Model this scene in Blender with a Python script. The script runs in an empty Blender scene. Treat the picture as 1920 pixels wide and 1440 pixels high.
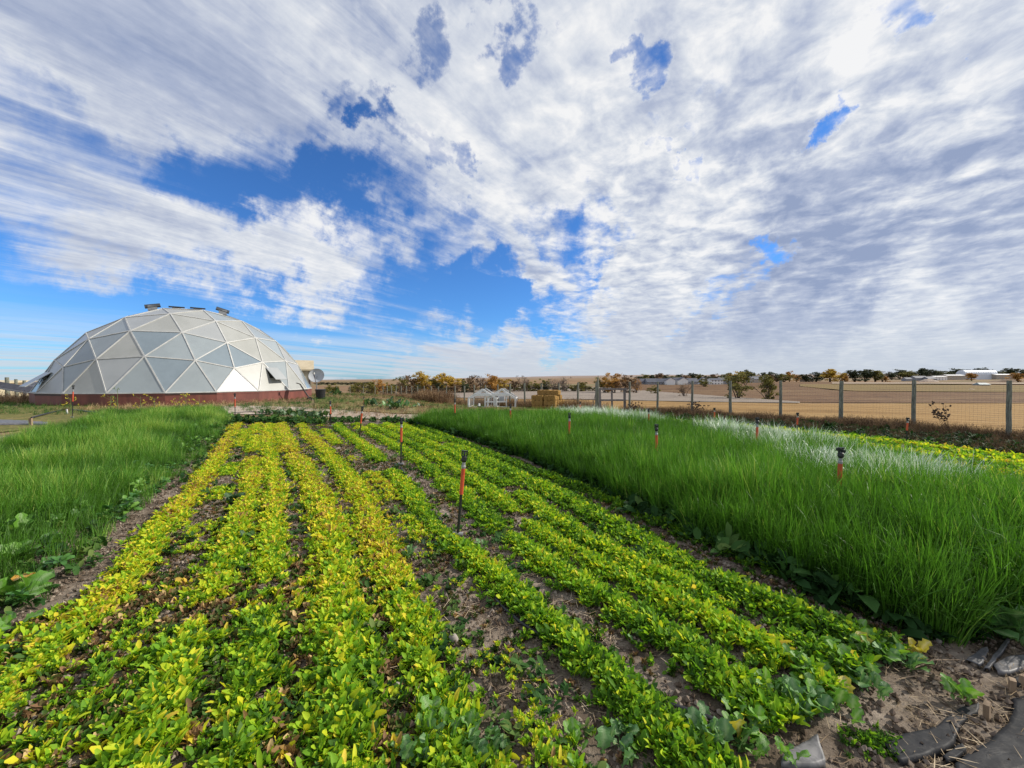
import bpy, math, random
import numpy as np
from mathutils import Vector, Matrix, Euler, Quaternion
R = math.radians
rnd = random.Random(7)
rng = np.random.default_rng(11)
sc = bpy.context.scene
# ------------------------------------------------------------------ camera
F = 730.0
PITCH = math.atan(12 / F)
EYE = 1.6
cam_d = bpy.data.cameras.new('camera'); cam = bpy.data.objects.new('camera', cam_d)
sc.collection.objects.link(cam); sc.camera = cam
cam.location = (0, 0, EYE); cam.rotation_euler = (R(90) - PITCH, 0, 0)
cam_d.sensor_width = 36; cam_d.lens = 36 * F / 1920
cam_d.clip_start = 0.05; cam_d.clip_end = 20000
# ------------------------------------------------------------------ light
SUN_AZ, SUN_EL = 78.0, 33.0
sd = Vector((math.sin(R(SUN_AZ)) * math.cos(R(SUN_EL)), math.cos(R(SUN_AZ)) * math.cos(R(SUN_EL)), math.sin(R(SUN_EL))))
sun_d = bpy.data.lights.new('sun', 'SUN'); sun = bpy.data.objects.new('sun', sun_d)
sc.collection.objects.link(sun)
sun_d.energy = 5.0; sun_d.angle = R(0.6); sun_d.color = (1.0, 0.93, 0.82)
sun.rotation_euler = (-sd).to_track_quat('-Z', 'Y').to_euler()
sun.location = (30, 10, 40)
sc.view_settings.view_transform = 'Standard'; sc.view_settings.look = 'None'
sc.view_settings.exposure = 0.0; sc.view_settings.gamma = 1.0
sc.view_settings.use_curve_mapping = False
sc.render.resolution_x = 1024; sc.render.resolution_y = 768
sc.cycles.max_bounces = 6; sc.cycles.diffuse_bounces = 3; sc.cycles.glossy_bounces = 2
sc.cycles.transmission_bounces = 4; sc.cycles.transparent_max_bounces = 8
sc.cycles.sample_clamp_indirect = 6


def pixdir(px, py):
    d = Vector(((px - 960) / F, 1.0, -(py - 720) / F))
    c, s = math.cos(PITCH), math.sin(PITCH)
    return Vector((d.x, d.y * c + d.z * s, -d.y * s + d.z * c)).normalized()


# ------------------------------------------------------------------ node helper
class NG:
    def __init__(s, nt):
        s.nt = nt; s.N = nt.nodes; s.L = nt.links
    def n(s, t, **k):
        nd = s.N.new(t)
        for a, b in k.items():
            setattr(nd, a, b)
        return nd
    def put(s, sock, v):
        if v is None: return
        if isinstance(v, bpy.types.NodeSocket): s.L.new(v, sock)
        elif hasattr(sock, 'default_value'):
            if isinstance(v, (tuple, list)) and len(v) == 3 and sock.type == 'RGBA': v = (*v, 1)
            sock.default_value = v
    def m(s, op, a, b=None, c=None, clamp=False):
        nd = s.n('ShaderNodeMath', operation=op, use_clamp=clamp)
        for i, v in enumerate((a, b, c)): 
            if v is not None: s.put(nd.inputs[i], v)
        return nd.outputs[0]
    def mix(s, f, a, b, t='RGBA', blend='MIX'):
        nd = s.n('ShaderNodeMix', data_type=t)
        if t == 'RGBA': nd.blend_type = blend
        s.put(nd.inputs[0], f)
        ia, ib, o = (6, 7, 2) if t == 'RGBA' else (2, 3, 0)
        s.put(nd.inputs[ia], a); s.put(nd.inputs[ib], b)
        return nd.outputs[o]
    def ss(s, v, a, b, lo=0.0, hi=1.0):
        nd = s.n('ShaderNodeMapRange', interpolation_type='SMOOTHSTEP')
        s.put(nd.inputs[0], v)
        for i, q in enumerate((a, b, lo, hi)): nd.inputs[i + 1].default_value = q
        return nd.outputs[0]
    def noise(s, vec, scale, detail=4, rough=0.55, dist=0.0, lac=2.0):
        nd = s.n('ShaderNodeTexNoise')
        s.put(nd.inputs['Vector'], vec)
        nd.inputs['Scale'].default_value = scale; nd.inputs['Detail'].default_value = detail
        nd.inputs['Roughness'].default_value = rough; nd.inputs['Distortion'].default_value = dist
        nd.inputs['Lacunarity'].default_value = lac
        return nd
    def mapv(s, vec, scale=(1, 1, 1), loc=(0, 0, 0), rot=(0, 0, 0)):
        nd = s.n('ShaderNodeMapping')
        s.put(nd.inputs[0], vec); nd.inputs[1].default_value = loc; nd.inputs[2].default_value = rot; nd.inputs[3].default_value = scale
        return nd.outputs[0]
    def ramp(s, f, stops, interp='LINEAR'):
        nd = s.n('ShaderNodeValToRGB'); nd.color_ramp.interpolation = interp
        e = nd.color_ramp.elements
        while len(e) < len(stops): e.new(0.5)
        for i, (p, c) in enumerate(stops):
            e[i].position = p; e[i].color = (*c, 1)
        s.put(nd.inputs[0], f)
        return nd.outputs[0]


# ------------------------------------------------------------------ world: clear blue with layered cloud
world = bpy.data.worlds.new('World'); sc.world = world; world.use_nodes = True
w = NG(world.node_tree); w.N.clear()
sky = w.n('ShaderNodeTexSky', sky_type='NISHITA')
sky.sun_disc = False; sky.sun_elevation = R(SUN_EL); sky.sun_rotation = R(SUN_AZ)
sky.air_density = 1.0; sky.dust_density = 0.6; sky.ozone_density = 3.0; sky.altitude = 900
tc = w.n('ShaderNodeTexCoord'); D0 = tc.outputs['Generated']
sep = w.n('ShaderNodeSeparateXYZ'); w.put(sep.inputs[0], D0)
zc = w.m('ADD', w.m('MAXIMUM', sep.outputs[2], 0.0), 0.075)
uu = w.m('DIVIDE', sep.outputs[0], zc); vv = w.m('DIVIDE', sep.outputs[1], zc)
WA = R(33)
ac = w.m('SUBTRACT', w.m('MULTIPLY', uu, math.cos(WA)), w.m('MULTIPLY', vv, math.sin(WA)))   # across the wind
al = w.m('ADD', w.m('MULTIPLY', uu, math.sin(WA)), w.m('MULTIPLY', vv, math.cos(WA)))        # along the wind
def comb(a, b, c=0.0):
    nd = w.n('ShaderNodeCombineXYZ'); w.put(nd.inputs[0], a); w.put(nd.inputs[1], b); nd.inputs[2].default_value = c
    return nd.outputs[0]
pl = comb(ac, al)
def hi_(v, k):          # stretch the contrast of a noise around its mean
    return w.m('ADD', w.m('MULTIPLY', w.m('SUBTRACT', v, 0.5), k), 0.5)
streak = hi_(w.noise(w.mapv(pl, (1.0, 0.15, 1), (3.1, 0.4, 0)), 1.5, 8, 0.60, 0.35).outputs[0], 2.6)
fibre = hi_(w.noise(w.mapv(pl, (1.0, 0.13, 1), (9.1, 4.4, 0)), 5.5, 7, 0.62, 0.6).outputs[0], 2.4)
mid = hi_(w.noise(w.mapv(pl, (1.0, 0.55, 1), (7.3, 2.2, 0)), 2.6, 10, 0.62, 0.3).outputs[0], 2.0)
puff = hi_(w.noise(w.mapv(pl, (1.0, 0.85, 1), (1.7, 5.1, 0)), 6.0, 7, 0.56, 0.3).outputs[0], 2.6)
rip = hi_(w.noise(w.mapv(pl, (1.0, 0.9, 1), (4.0, 1.0, 0)), 20.0, 4, 0.6, 0.3).outputs[0], 2.0)
wn = w.noise(D0, 5.0, 7, 0.62)
wv = w.n('ShaderNodeVectorMath', operation='SUBTRACT'); w.put(wv.inputs[0], wn.outputs['Color']); wv.inputs[1].default_value = (0.5, 0.5, 0.5)
ws = w.n('ShaderNodeVectorMath', operation='SCALE'); w.put(ws.inputs[0], wv.outputs[0]); ws.inputs[3].default_value = 0.5
wa = w.n('ShaderNodeVectorMath', operation='ADD'); w.put(wa.inputs[0], D0); w.put(wa.inputs[1], ws.outputs[0])
DW = w.n('ShaderNodeVectorMath', operation='NORMALIZE'); w.put(DW.inputs[0], wa.outputs[0]); DW = DW.outputs[0]
gain = .62
def patch(px, py, r, amt, acc):
    d = pixdir(px, py)
    nd = w.n('ShaderNodeVectorMath', operation='DOT_PRODUCT'); w.put(nd.inputs[0], DW); nd.inputs[1].default_value = d
    f = w.ss(nd.outputs['Value'], math.cos(R(r * 1.25)), math.cos(R(r * .2)), 0.0, amt * gain)
    return f if acc is None else w.m('ADD', acc, f)
bias = None
for p in [(40, 300, 8, -.6), (170, 275, 8, -.42), (30, 100, 9, .4), (300, 340, 8, -.42), (440, 300, 7, -.55), (560, 340, 8, -.6), (640, 390, 6, -.4), (640, 200, 3, -.5), (700, 232, 3, -.6), (740, 262, 2.6, -.6), (810, 275, 2.2, -.6), (870, 312, 2.2, -.7),
          (795, 92, 3, -.7), (630, 40, 4.5, -.5), (935, 110, 3, -.75), (1175, 137, 2.5, -.75), (1302, 182, 2.7, -.85), (1565, 220, 2.8, -.68), (1548, 250, 2.4, -.62), (1270, 285, 1.6, -.9), (1332, 305, 1.7, -.9), (400, 560, 6, -.5), (760, 590, 7, -.5),
          (700, 430, 8, -.5), (840, 440, 6, -.4), (1050, 425, 5, -.5), (1110, 470, 6, -.6), (1180, 488, 4, -.4), (920, 560, 7, -.75), (800, 550, 6, -.4), (1060, 588, 6, -.75), (1040, 500, 5, .5), (1160, 525, 4, .45), (960, 480, 4, .35), (700, 470, 5, .25), (1060, 395, 4, .4), (760, 500, 4, .3), (1350, 530, 4.5, -.8), (1440, 430, 4, -.6),
          (1270, 430, 4, -.6), (500, 560, 6, -.35), (640, 600, 5, -.2), (150, 545, 6, .35), (360, 590, 5, .3), (60, 610, 10, -.8), (250, 610, 8, -.6), (-150, 640, 14, -.9), (430, 650, 8, -.7), (620, 660, 7, -.6), (1495, 420, 2.2, -.7), (950, 530, 6, -.5), (1000, 600, 6, -.4), (1340, 400, 2, .3), (1728, 42, 2.6, -.8), (540, 400, 5, -.2),
          (200, 130, 24, .4), (1250, 330, 12, .35), (1650, 330, 24, .45), (1750, 560, 18, .4), (300, 480, 9, .4), (560, 490, 7, .35), (100, 440, 10, .4), (1000, 650, 12, .3), (1250, 650, 14, .35), (1250, 515, 4, .5), (1080, 40, 9, .2), (1330, 60, 8, .3), (560, 220, 9, .3), (900, 220, 9, .25)]:
    bias = patch(*p, bias)
rgt = w.ss(w.m('ADD', sep.outputs[0], w.m('MULTIPLY', mid, 0.2)), -0.25, 0.45)                 # cottony to the right, fibrous to the left
dens_l = w.m('ADD', w.m('MULTIPLY', streak, 0.50), w.m('ADD', w.m('MULTIPLY', mid, 0.26), w.m('MULTIPLY', fibre, 0.24)))
dens_r = w.m('ADD', w.m('MULTIPLY', streak, 0.22), w.m('ADD', w.m('MULTIPLY', mid, 0.36), w.m('ADD', w.m('MULTIPLY', puff, 0.3), w.m('MULTIPLY', rip, 0.12))))
dens = w.m('ADD', w.m('ADD', w.mix(rgt, dens_l, dens_r, 'FLOAT'), w.m('MINIMUM', w.m('MAXIMUM', bias, -0.62), 0.3)), 0.20)
cov = w.mix(rgt, w.ss(dens, 0.14, 0.86), w.ss(dens, 0.18, 0.74), 'FLOAT')
veil = w.ss(sep.outputs[2], 0.015, 0.15, 0.80, 0.0)       # thin high veil toward the horizon
cov = w.m('MAXIMUM', cov, w.m('MULTIPLY', veil, w.ss(streak, 0.1, 0.7)))
shade_n = hi_(w.noise(w.mapv(pl, (1.0, 0.4, 1), (11.0, 3.0, 0)), 1.5, 7, 0.58, 0.5).outputs[0], 1.6)
sh_b = None
for p in [(1650, 560, 16, .45), (1450, 570, 9, .3), (1560, 330, 8, .7), (1750, 380, 10, .3), (1500, 250, 6, .2), (180, 130, 26, .25), (560, 150, 14, .15), (1250, 80, 8, .2), (1130, 260, 8, .1), (1900, 560, 6, .1), (380, 60, 9, .2),
          (1180, 205, 7, -.5), (1640, 240, 7, -.5), (1720, 130, 9, -.4), (1350, 310, 6, -.5), (1300, 410, 7, -.5), (980, 30, 8, -.4), (1850, 610, 9, -.3), (1700, 640, 5, -.25), (420, 470, 8, -.4), (850, 190, 8, -.4), (930, 300, 6, -.5), (560, 500, 9, -.4), (620, 60, 7, -.4), (1400, 600, 5, .4), (1530, 580, 5, .4), (1680, 540, 5, .4), (1830, 490, 6, .4), (1500, 640, 4, -.5), (1640, 610, 4, -.5), (1780, 570, 5, -.5), (1900, 520, 5, -.5), (1400, 350, 7, .2), (700, 120, 7, .25)]:
    sh_b = patch(*p, sh_b)
sh = w.m('ADD', w.m('MULTIPLY', shade_n, 0.56), w.m('ADD', w.m('MULTIPLY', w.ss(dens, 0.5, 1.1), 0.18), w.m('MULTIPLY', sh_b, .5)))
tex = w.m('ADD', w.m('ADD', w.m('MULTIPLY', w.m('SUBTRACT', fibre, 0.5), w.mix(rgt, 0.6, 0.15, 'FLOAT')), w.m('MULTIPLY', w.m('SUBTRACT', puff, 0.5), w.mix(rgt, 0.2, 1.1, 'FLOAT'))), w.m('ADD', w.m('MULTIPLY', w.m('SUBTRACT', rip, 0.5), 0.2), w.m('MULTIPLY', w.m('SUBTRACT', mid, 0.5), 0.5)))
sh = w.m('SUBTRACT', sh, w.m('MULTIPLY', tex, w.ss(sep.outputs[2], 0.05, 0.34, 0.3, 1.0)), clamp=True)
ccol = w.ramp(sh, [(0.0, (1.0, 1.0, 1.0)), (0.3, (0.76, 0.80, 0.87)), (0.65, (0.50, 0.56, 0.71)), (1.0, (0.33, 0.40, 0.58))])
ccol = w.mix(w.ss(sep.outputs[2], 0.0, 0.14, 0.75, 0.0), ccol, (0.64, 0.69, 0.77))
skyc = w.mix(1.0, sky.outputs[0], (0.42, 0.80, 1.24), 'RGBA', 'MULTIPLY')
b1 = w.n('ShaderNodeBackground'); w.put(b1.inputs[0], skyc); b1.inputs[1].default_value = 0.13
b2 = w.n('ShaderNodeBackground'); w.put(b2.inputs[0], ccol); b2.inputs[1].default_value = 0.93
mx = w.n('ShaderNodeMixShader'); w.put(mx.inputs[0], w.m('MULTIPLY', cov, 0.97)); w.L.new(b1.outputs[0], mx.inputs[1]); w.L.new(b2.outputs[0], mx.inputs[2])
wo = w.n('ShaderNodeOutputWorld'); w.L.new(mx.outputs[0], wo.inputs[0])


# ------------------------------------------------------------------ python-side noise and terrain
def vnoise(x, y, seed=0):
    x = np.asarray(x, float); y = np.asarray(y, float)
    xi = np.floor(x).astype(np.int64); yi = np.floor(y).astype(np.int64)
    fx = x - xi; fy = y - yi; fx = fx * fx * (3 - 2 * fx); fy = fy * fy * (3 - 2 * fy)
    def h(a, b):
        v = (a * 374761393 + b * 668265263 + seed * 982451653) & 0x7fffffff
        v = ((v ^ (v >> 13)) * 1274126177) & 0x7fffffff
        return ((v ^ (v >> 16)) & 0xffff) / 65535.0
    return (h(xi, yi) * (1 - fx) + h(xi + 1, yi) * fx) * (1 - fy) + (h(xi, yi + 1) * (1 - fx) + h(xi + 1, yi + 1) * fx) * fy
def fbm(x, y, o=4, seed=0):
    s = 0; a = .5; t = 0
    for i in range(o):
        s = s + a * vnoise(np.asarray(x) * 2 ** i + i * 17.3, np.asarray(y) * 2 ** i - i * 9.1, seed + i); t += a; a *= .5
    return s / t
def sst(v, a, b):
    t = np.clip((np.asarray(v, float) - a) / (b - a), 0, 1); return t * t * (3 - 2 * t)
LR = np.log(np.array([0.01, 15, 20, 26, 38, 60, 100, 200, 400, 800, 1500, 3000, 6000, 12000.]))
HR = np.array([0, 0, -.17, -.40, -.85, -1.9, -3.6, -5.6, -6.4, -5.6, -4.5, -3.5, -4, -60.])
def T(x, y):
    x = np.asarray(x, float); y = np.asarray(y, float)
    r = np.hypot(x, y) + 1e-6
    az = np.degrees(np.arctan2(x, y))
    lf = sst(-az, 9, 24)
    re = np.maximum(r - 24 * lf * sst(r, 12, 30), 0.02)
    h = np.interp(np.log(re), LR, HR)
    far = sst(np.log(r), math.log(900), math.log(5000))
    h = h + far * (np.interp(az, [-60, -32, -10, 3, 20, 50], [-24, -26, -6, 17, 30, 32]) + 9 * (fbm(az / 9.0 + 50, np.log(r) * 2, 3, 5) - .5))
    h = h + sst(r, 40, 140) * 0.5 * (fbm(x / 60 + 9, y / 60 + 3, 3, 9) - .5) * np.clip(r / 120, 0, 2)
    return h
MARCH = np.geomspace(1.0, 9000, 700)
def G(px, py, off=0.0):
    """the ground point seen at a photo pixel"""
    d = pixdir(px, py)
    p = Vector((0, 0, EYE))
    q = MARCH * d.x, MARCH * d.y, EYE + MARCH * d.z
    hit = np.nonzero(q[2] < T(q[0], q[1]) + off)[0]
    i = int(hit[0]) if len(hit) else len(MARCH) - 1
    lo, hi = MARCH[max(i - 1, 0)], MARCH[i]
    for i in range(12):
        m = (lo + hi) / 2; q = p + d * m
        if q.z < float(T(q.x, q.y)) + off: hi = m
        else: lo = m
    q = p + d * hi
    return Vector((q.x, q.y, float(T(q.x, q.y)) + off))
def AT(px, y):
    x = (px - 960) / F * y
    return Vector((x, y, float(T(x, y))))


# ------------------------------------------------------------------ object helpers
C = sc.collection
def newobj(name, mesh, parent=None):
    o = bpy.data.objects.new(name, mesh); C.objects.link(o)
    if parent: o.parent = parent
    return o
def tag(o, label=None, cat=None, group=None, kind=None):
    if label: o['label'] = label
    if cat: o['category'] = cat
    if group: o['group'] = group
    if kind: o['kind'] = kind
    return o
def empty(name, loc, rz=0, label=None, cat=None, group=None):
    o = bpy.data.objects.new(name, None); C.objects.link(o); o.location = loc; o.rotation_euler = (0, 0, rz); o.empty_display_size = .1
    return tag(o, label, cat, group)
class MB:
    def __init__(s): s.v = []; s.f = []
    def add(s, vs, fs):
        b = len(s.v); s.v += [tuple(v) for v in vs]; s.f += [tuple(b + i for i in f) for f in fs]; return s
    def box(s, c, size, rot=None):
        hx, hy, hz = size[0] / 2, size[1] / 2, size[2] / 2
        vs = [Vector((x * hx, y * hy, z * hz)) for x in (-1, 1) for y in (-1, 1) for z in (-1, 1)]
        if rot: 
            mm = Euler(rot).to_matrix(); vs = [mm @ v for v in vs]
        c = Vector(c)
        return s.add([v + c for v in vs], [(0, 1, 3, 2), (4, 6, 7, 5), (0, 4, 5, 1), (2, 3, 7, 6), (0, 2, 6, 4), (1, 5, 7, 3)])
    def bar(s, a, b, wd, th=None, up=(0, 0, 1)):
        a = Vector(a); b = Vector(b); th = th or wd
        d = (b - a).normalized(); up = Vector(up)
        sx = d.cross(up)
        if sx.length < 1e-4: sx = d.cross(Vector((1, 0, 0)))
        sx.normalize(); uz = sx.cross(d).normalized()
        vs = []
        for p in (a, b):
            for i, j in ((-1, -1), (1, -1), (1, 1), (-1, 1)): vs.append(p + sx * i * wd / 2 + uz * j * th / 2)
        return s.add(vs, [(0, 1, 2, 3), (7, 6, 5, 4), (0, 4, 5, 1), (1, 5, 6, 2), (2, 6, 7, 3), (3, 7, 4, 0)])
    def tube(s, pts, rad, n=8, cap=True):
        pts = [Vector(p) for p in pts]
        if not isinstance(rad, (list, tuple)): rad = [rad] * len(pts)
        b = len(s.v); prev = None
        for k, p in enumerate(pts):
            d = (pts[min(k + 1, len(pts) - 1)] - pts[max(k - 1, 0)]).normalized()
            if prev is None:
                a = d.cross(Vector((0.13, 0.2, 1)) if abs(d.z) < .9 else Vector((1, 0.1, 0))).normalized()
            else:
                a = (prev - d * prev.dot(d)).normalized()
            prev = a; c = d.cross(a)
            for i in range(n):
                t = 2 * math.pi * i / n
                s.v.append(tuple(p + (a * math.cos(t) + c * math.sin(t)) * rad[k]))
        for k in range(len(pts) - 1):
            for i in range(n):
                j = (i + 1) % n
                s.f.append((b + k * n + i, b + k * n + j, b + (k + 1) * n + j, b + (k + 1) * n + i))
        if cap:
            s.f.append(tuple(b + i for i in range(n))[::-1]); s.f.append(tuple(b + (len(pts) - 1) * n + i for i in range(n)))
        return s
    def mesh(s, name, mat=None, smooth=False):
        me = bpy.data.meshes.new(name); me.from_pydata(s.v, [], s.f)
        if mat: me.materials.append(mat)
        if smooth: me.polygons.foreach_set('use_smooth', [True] * len(me.polygons))
        me.update(); return me
    def build(s, name, mat, parent=None, smooth=False):
        return newobj(name, s.mesh(name, mat, smooth), parent)
def npmesh(name, v, f, mat=None, attrs=None, smooth=True):
    """v (n,3), f (m,k) uniform polygon size"""
    me = bpy.data.meshes.new(name)
    v = np.asarray(v, np.float32); f = np.asarray(f, np.int32)
    me.vertices.add(len(v)); me.vertices.foreach_set('co', v.ravel())
    m, k = f.shape
    me.loops.add(m * k); me.loops.foreach_set('vertex_index', f.ravel())
    me.polygons.add(m); me.polygons.foreach_set('loop_start', np.arange(0, m * k, k, dtype=np.int32))
    me.polygons.foreach_set('use_smooth', np.full(m, smooth))
    me.update(calc_edges=True)
    for a, d in (attrs or {}).items():
        at = me.attributes.new(a, 'FLOAT', 'POINT'); at.data.foreach_set('value', np.asarray(d, np.float32))
    if mat: me.materials.append(mat)
    return me
def gridmesh(name, P, mat, smooth=True):
    """P (r,c,3) array"""
    r, c, _ = P.shape
    i = np.arange(r * c).reshape(r, c)
    f = np.stack([i[:-1, :-1], i[:-1, 1:], i[1:, 1:], i[1:, :-1]], -1).reshape(-1, 4)
    return npmesh(name, P.reshape(-1, 3), f, mat, smooth=smooth)


# ------------------------------------------------------------------ materials
def mat(name):
    m = bpy.data.materials.new(name); m.use_nodes = True
    g = NG(m.node_tree); g.N.clear()
    o = g.n('ShaderNodeOutputMaterial'); return m, g, o
def pbsdf(g, o, col, rough=0.7, metal=0.0, bump=None, bstr=0.3, bdist=0.01, spec=0.5):
    p = g.n('ShaderNodeBsdfPrincipled')
    g.put(p.inputs['Base Color'], col); g.put(p.inputs['Roughness'], rough); g.put(p.inputs['Metallic'], metal)
    p.inputs['Specular IOR Level'].default_value = spec
    if bump is not None:
        b = g.n('ShaderNodeBump'); b.inputs['Strength'].default_value = bstr; b.inputs['Distance'].default_value = bdist
        g.put(b.inputs['Height'], bump); g.L.new(b.outputs[0], p.inputs['Normal'])
    if o: g.L.new(p.outputs[0], o.inputs[0])
    return p
def simple(name, c1, c2=None, rough=0.7, scale=6.0, metal=0.0, stretch=(1, 1, 1), spec=0.5, bump=0.0, bd=0.005, detail=6):
    m, g, o = mat(name)
    t = g.n('ShaderNodeTexCoord').outputs['Object']
    n = g.noise(g.mapv(t, stretch), scale, detail, 0.65).outputs[0]
    c2 = c2 or tuple(x * 0.65 for x in c1)
    col = g.mix(g.ss(n, 0.32, 0.68), c2, c1)
    pbsdf(g, o, col, rough, metal, n if bump else None, bump, bd, spec)
    return m
def leafmat(name, stops, trans=0.35, rough=0.5, spec=0.4, spread=0.5, tcol=1.25):
    m, g, o = mat(name)
    a = g.n('ShaderNodeAttribute', attribute_type='INSTANCER', attribute_name='tint').outputs['Fac']
    b = g.n('ShaderNodeAttribute', attribute_type='GEOMETRY', attribute_name='lr').outputs['Fac']
    f = g.m('ADD', a, g.m('MULTIPLY', g.m('SUBTRACT', b, 0.5), spread), clamp=True)
    col = g.ramp(f, stops)
    p = pbsdf(g, None, col, rough, spec=spec)
    t = g.n('ShaderNodeBsdfTranslucent'); g.put(t.inputs[0], g.mix(1.0, col, (tcol, tcol * 1.05, tcol * .7), 'RGBA', 'MULTIPLY'))
    ms = g.n('ShaderNodeMixShader'); ms.inputs[0].default_value = trans
    g.L.new(p.outputs[0], ms.inputs[1]); g.L.new(t.outputs[0], ms.inputs[2]); g.L.new(ms.outputs[0], o.inputs[0])
    return m
def crownmat(name, c_dark, c_mid, c_hi, trans=0.25):
    m, g, o = mat(name)
    b = g.n('ShaderNodeAttribute', attribute_type='GEOMETRY', attribute_name='lr').outputs['Fac']
    col = g.ramp(b, [(0, c_dark), (0.5, c_mid), (1, c_hi)])
    p = pbsdf(g, None, col, 0.7, spec=0.2)
    t = g.n('ShaderNodeBsdfTranslucent'); g.put(t.inputs[0], col)
    ms = g.n('ShaderNodeMixShader'); ms.inputs[0].default_value = trans
    g.L.new(p.outputs[0], ms.inputs[1]); g.L.new(t.outputs[0], ms.inputs[2]); g.L.new(ms.outputs[0], o.inputs[0])
    return m

M = {}
# base ground: straw, bare earth and thin weeds near the garden, stubble land far out
m, g, o = mat('ground_mat'); M['ground'] = m
pos = g.n('ShaderNodeNewGeometry').outputs['Position']
ln = g.n('ShaderNodeVectorMath', operation='LENGTH'); g.put(ln.inputs[0], pos); dist = ln.outputs['Value']
n1 = g.noise(pos, 0.5, 6, 0.6).outputs[0]; n2 = g.noise(pos, 3.0, 7, 0.7).outputs[0]; n3 = g.noise(g.mapv(pos, (0.004, 0.02, 1)), 1.0, 5, 0.6).outputs[0]
n4 = g.noise(pos, 28.0, 5, 0.7).outputs[0]
near = g.mix(g.ss(n2, 0.35, 0.65), (0.13, 0.095, 0.062), (0.40, 0.27, 0.14))
near = g.mix(g.ss(n1, 0.48, 0.62), near, (0.12, 0.14, 0.045))
near = g.mix(g.m('MULTIPLY', g.ss(n4, 0.5, 0.7), 0.5), near, (0.42, 0.32, 0.19))
farc = g.ramp(n3, [(0.32, (0.15, 0.09, 0.05)), (0.45, (0.27, 0.165, 0.085)), (0.55, (0.19, 0.12, 0.065)), (0.68, (0.33, 0.22, 0.115))])
farc = g.mix(g.ss(g.noise(g.mapv(pos, (0.0015, 0.006, 1)), 1.0, 3).outputs[0], .52, .56), farc, (0.20, 0.16, 0.08))
hillc = g.ramp(g.noise(g.mapv(pos, (0.0006, 0.003, 1)), 1.0, 5, 0.6).outputs[0], [(0.35, (0.20, 0.15, 0.13)), (0.5, (0.32, 0.24, 0.19)), (0.65, (0.24, 0.2, 0.18))])
col = g.mix(g.ss(dist, 32, 60), near, farc); col = g.mix(g.ss(dist, 900, 2200), col, hillc)
pbsdf(g, o, col, 0.95, bump=g.m('ADD', n4, n2), bstr=0.6, bdist=0.05, spec=0.15)
# garden soil
m, g, o = mat('soil_mat'); M['soil'] = m
pos = g.n('ShaderNodeNewGeometry').outputs['Position']
n1 = g.noise(pos, 2.2, 6, 0.65).outputs[0]; n2 = g.noise(pos, 22.0, 8, 0.75).outputs[0]; n3 = g.noise(pos, 90.0, 4, 0.7).outputs[0]
col = g.mix(g.ss(n1, 0.38, 0.62), (0.16, 0.122, 0.088), (0.40, 0.33, 0.26))
col = g.mix(g.ss(n2, 0.4, 0.65), g.mix(0.35, col, (0.07, 0.05, 0.035)), col)
col = g.mix(g.m('MULTIPLY', g.ss(n3, 0.6, 0.75), 0.6), col, (0.44, 0.37, 0.28))
pbsdf(g, o, col, 0.95, bump=g.m('ADD', g.m('MULTIPLY', n2, 1.0), g.m('MULTIPLY', n3, .35)), bstr=0.9, bdist=0.03, spec=0.15)
def fieldmat(name, stops, sx, sy, rot=0.0, fine=0.6, fc=(0.3, 0.2, 0.1)):
    m, g, o = mat(name)
    pos = g.n('ShaderNodeNewGeometry').outputs['Position']
    a = g.noise(g.mapv(pos, (sx, sy, 1), rot=(0, 0, rot)), 1.0, 5, 0.6, 0.3).outputs[0]
    b = g.noise(pos, fine, 6, 0.75).outputs[0]
    c_ = g.noise(g.mapv(pos, (sx * 3, sy * 4, 1), rot=(0, 0, rot)), 1.0, 6, 0.7).outputs[0]
    a = g.m('ADD', g.m('MULTIPLY', g.m('SUBTRACT', a, .5), 1.3), g.m('ADD', .5, g.m('ADD', g.m('MULTIPLY', g.m('SUBTRACT', c_, .5), 1.2), g.m('MULTIPLY', g.m('SUBTRACT', b, .5), .8))))
    col = g.ramp(a, stops); col = g.mix(g.m('MULTIPLY', g.ss(b, .5, .7), .35), col, fc)
    pbsdf(g, o, col, 0.95, bump=b, bstr=.5, bdist=.1, spec=.1); return m
M['stubble'] = fieldmat('golden_stubble', [(.3, (.19, .11, .04)), (.5, (.31, .185, .065)), (.62, (.36, .235, .10)), (.75, (.21, .125, .045))], .05, .6, 0.5, 2.0, (.36, .2, .08))
M['grey_field'] = fieldmat('grey_tilled_field', [(.35, (.19, .155, .125)), (.46, (.29, .245, .20)), (.54, (.22, .18, .145)), (.65, (.34, .285, .235))], .02, .35, 0.35, .5, (.36, .31, .26))
M['brown_field'] = fieldmat('brown_field', [(.35, (.09, .05, .028)), (.46, (.18, .10, .048)), (.54, (.11, .06, .034)), (.65, (.20, .13, .065))], .006, .08, 0.1, .25, (.32, .19, .1))
M['olive_field'] = fieldmat('olive_tan_field', [(.3, (.17, .115, .048)), (.5, (.22, .15, .06)), (.7, (.15, .12, .045))], .01, .08, 0.0, .3, (.33, .21, .1))
M['pale_track'] = fieldmat('pale_track', [(.3, (.45, .37, .28)), (.7, (.55, .46, .35))], .02, .1)
M['gravel'] = fieldmat('pale_rubble', [(.3, (.28, .22, .17)), (.5, (.45, .37, .29)), (.7, (.58, .5, .42))], 1.2, 3.0, 0, 9.0, (.2, .15, .1))
M['turf'] = fieldmat('rough_turf', [(.3, (.10, .12, .035)), (.5, (.20, .17, .06)), (.65, (.07, .10, .03)), (.75, (.32, .23, .1))], .5, 1.5, 0, 4.0, (.36, .27, .13))
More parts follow.
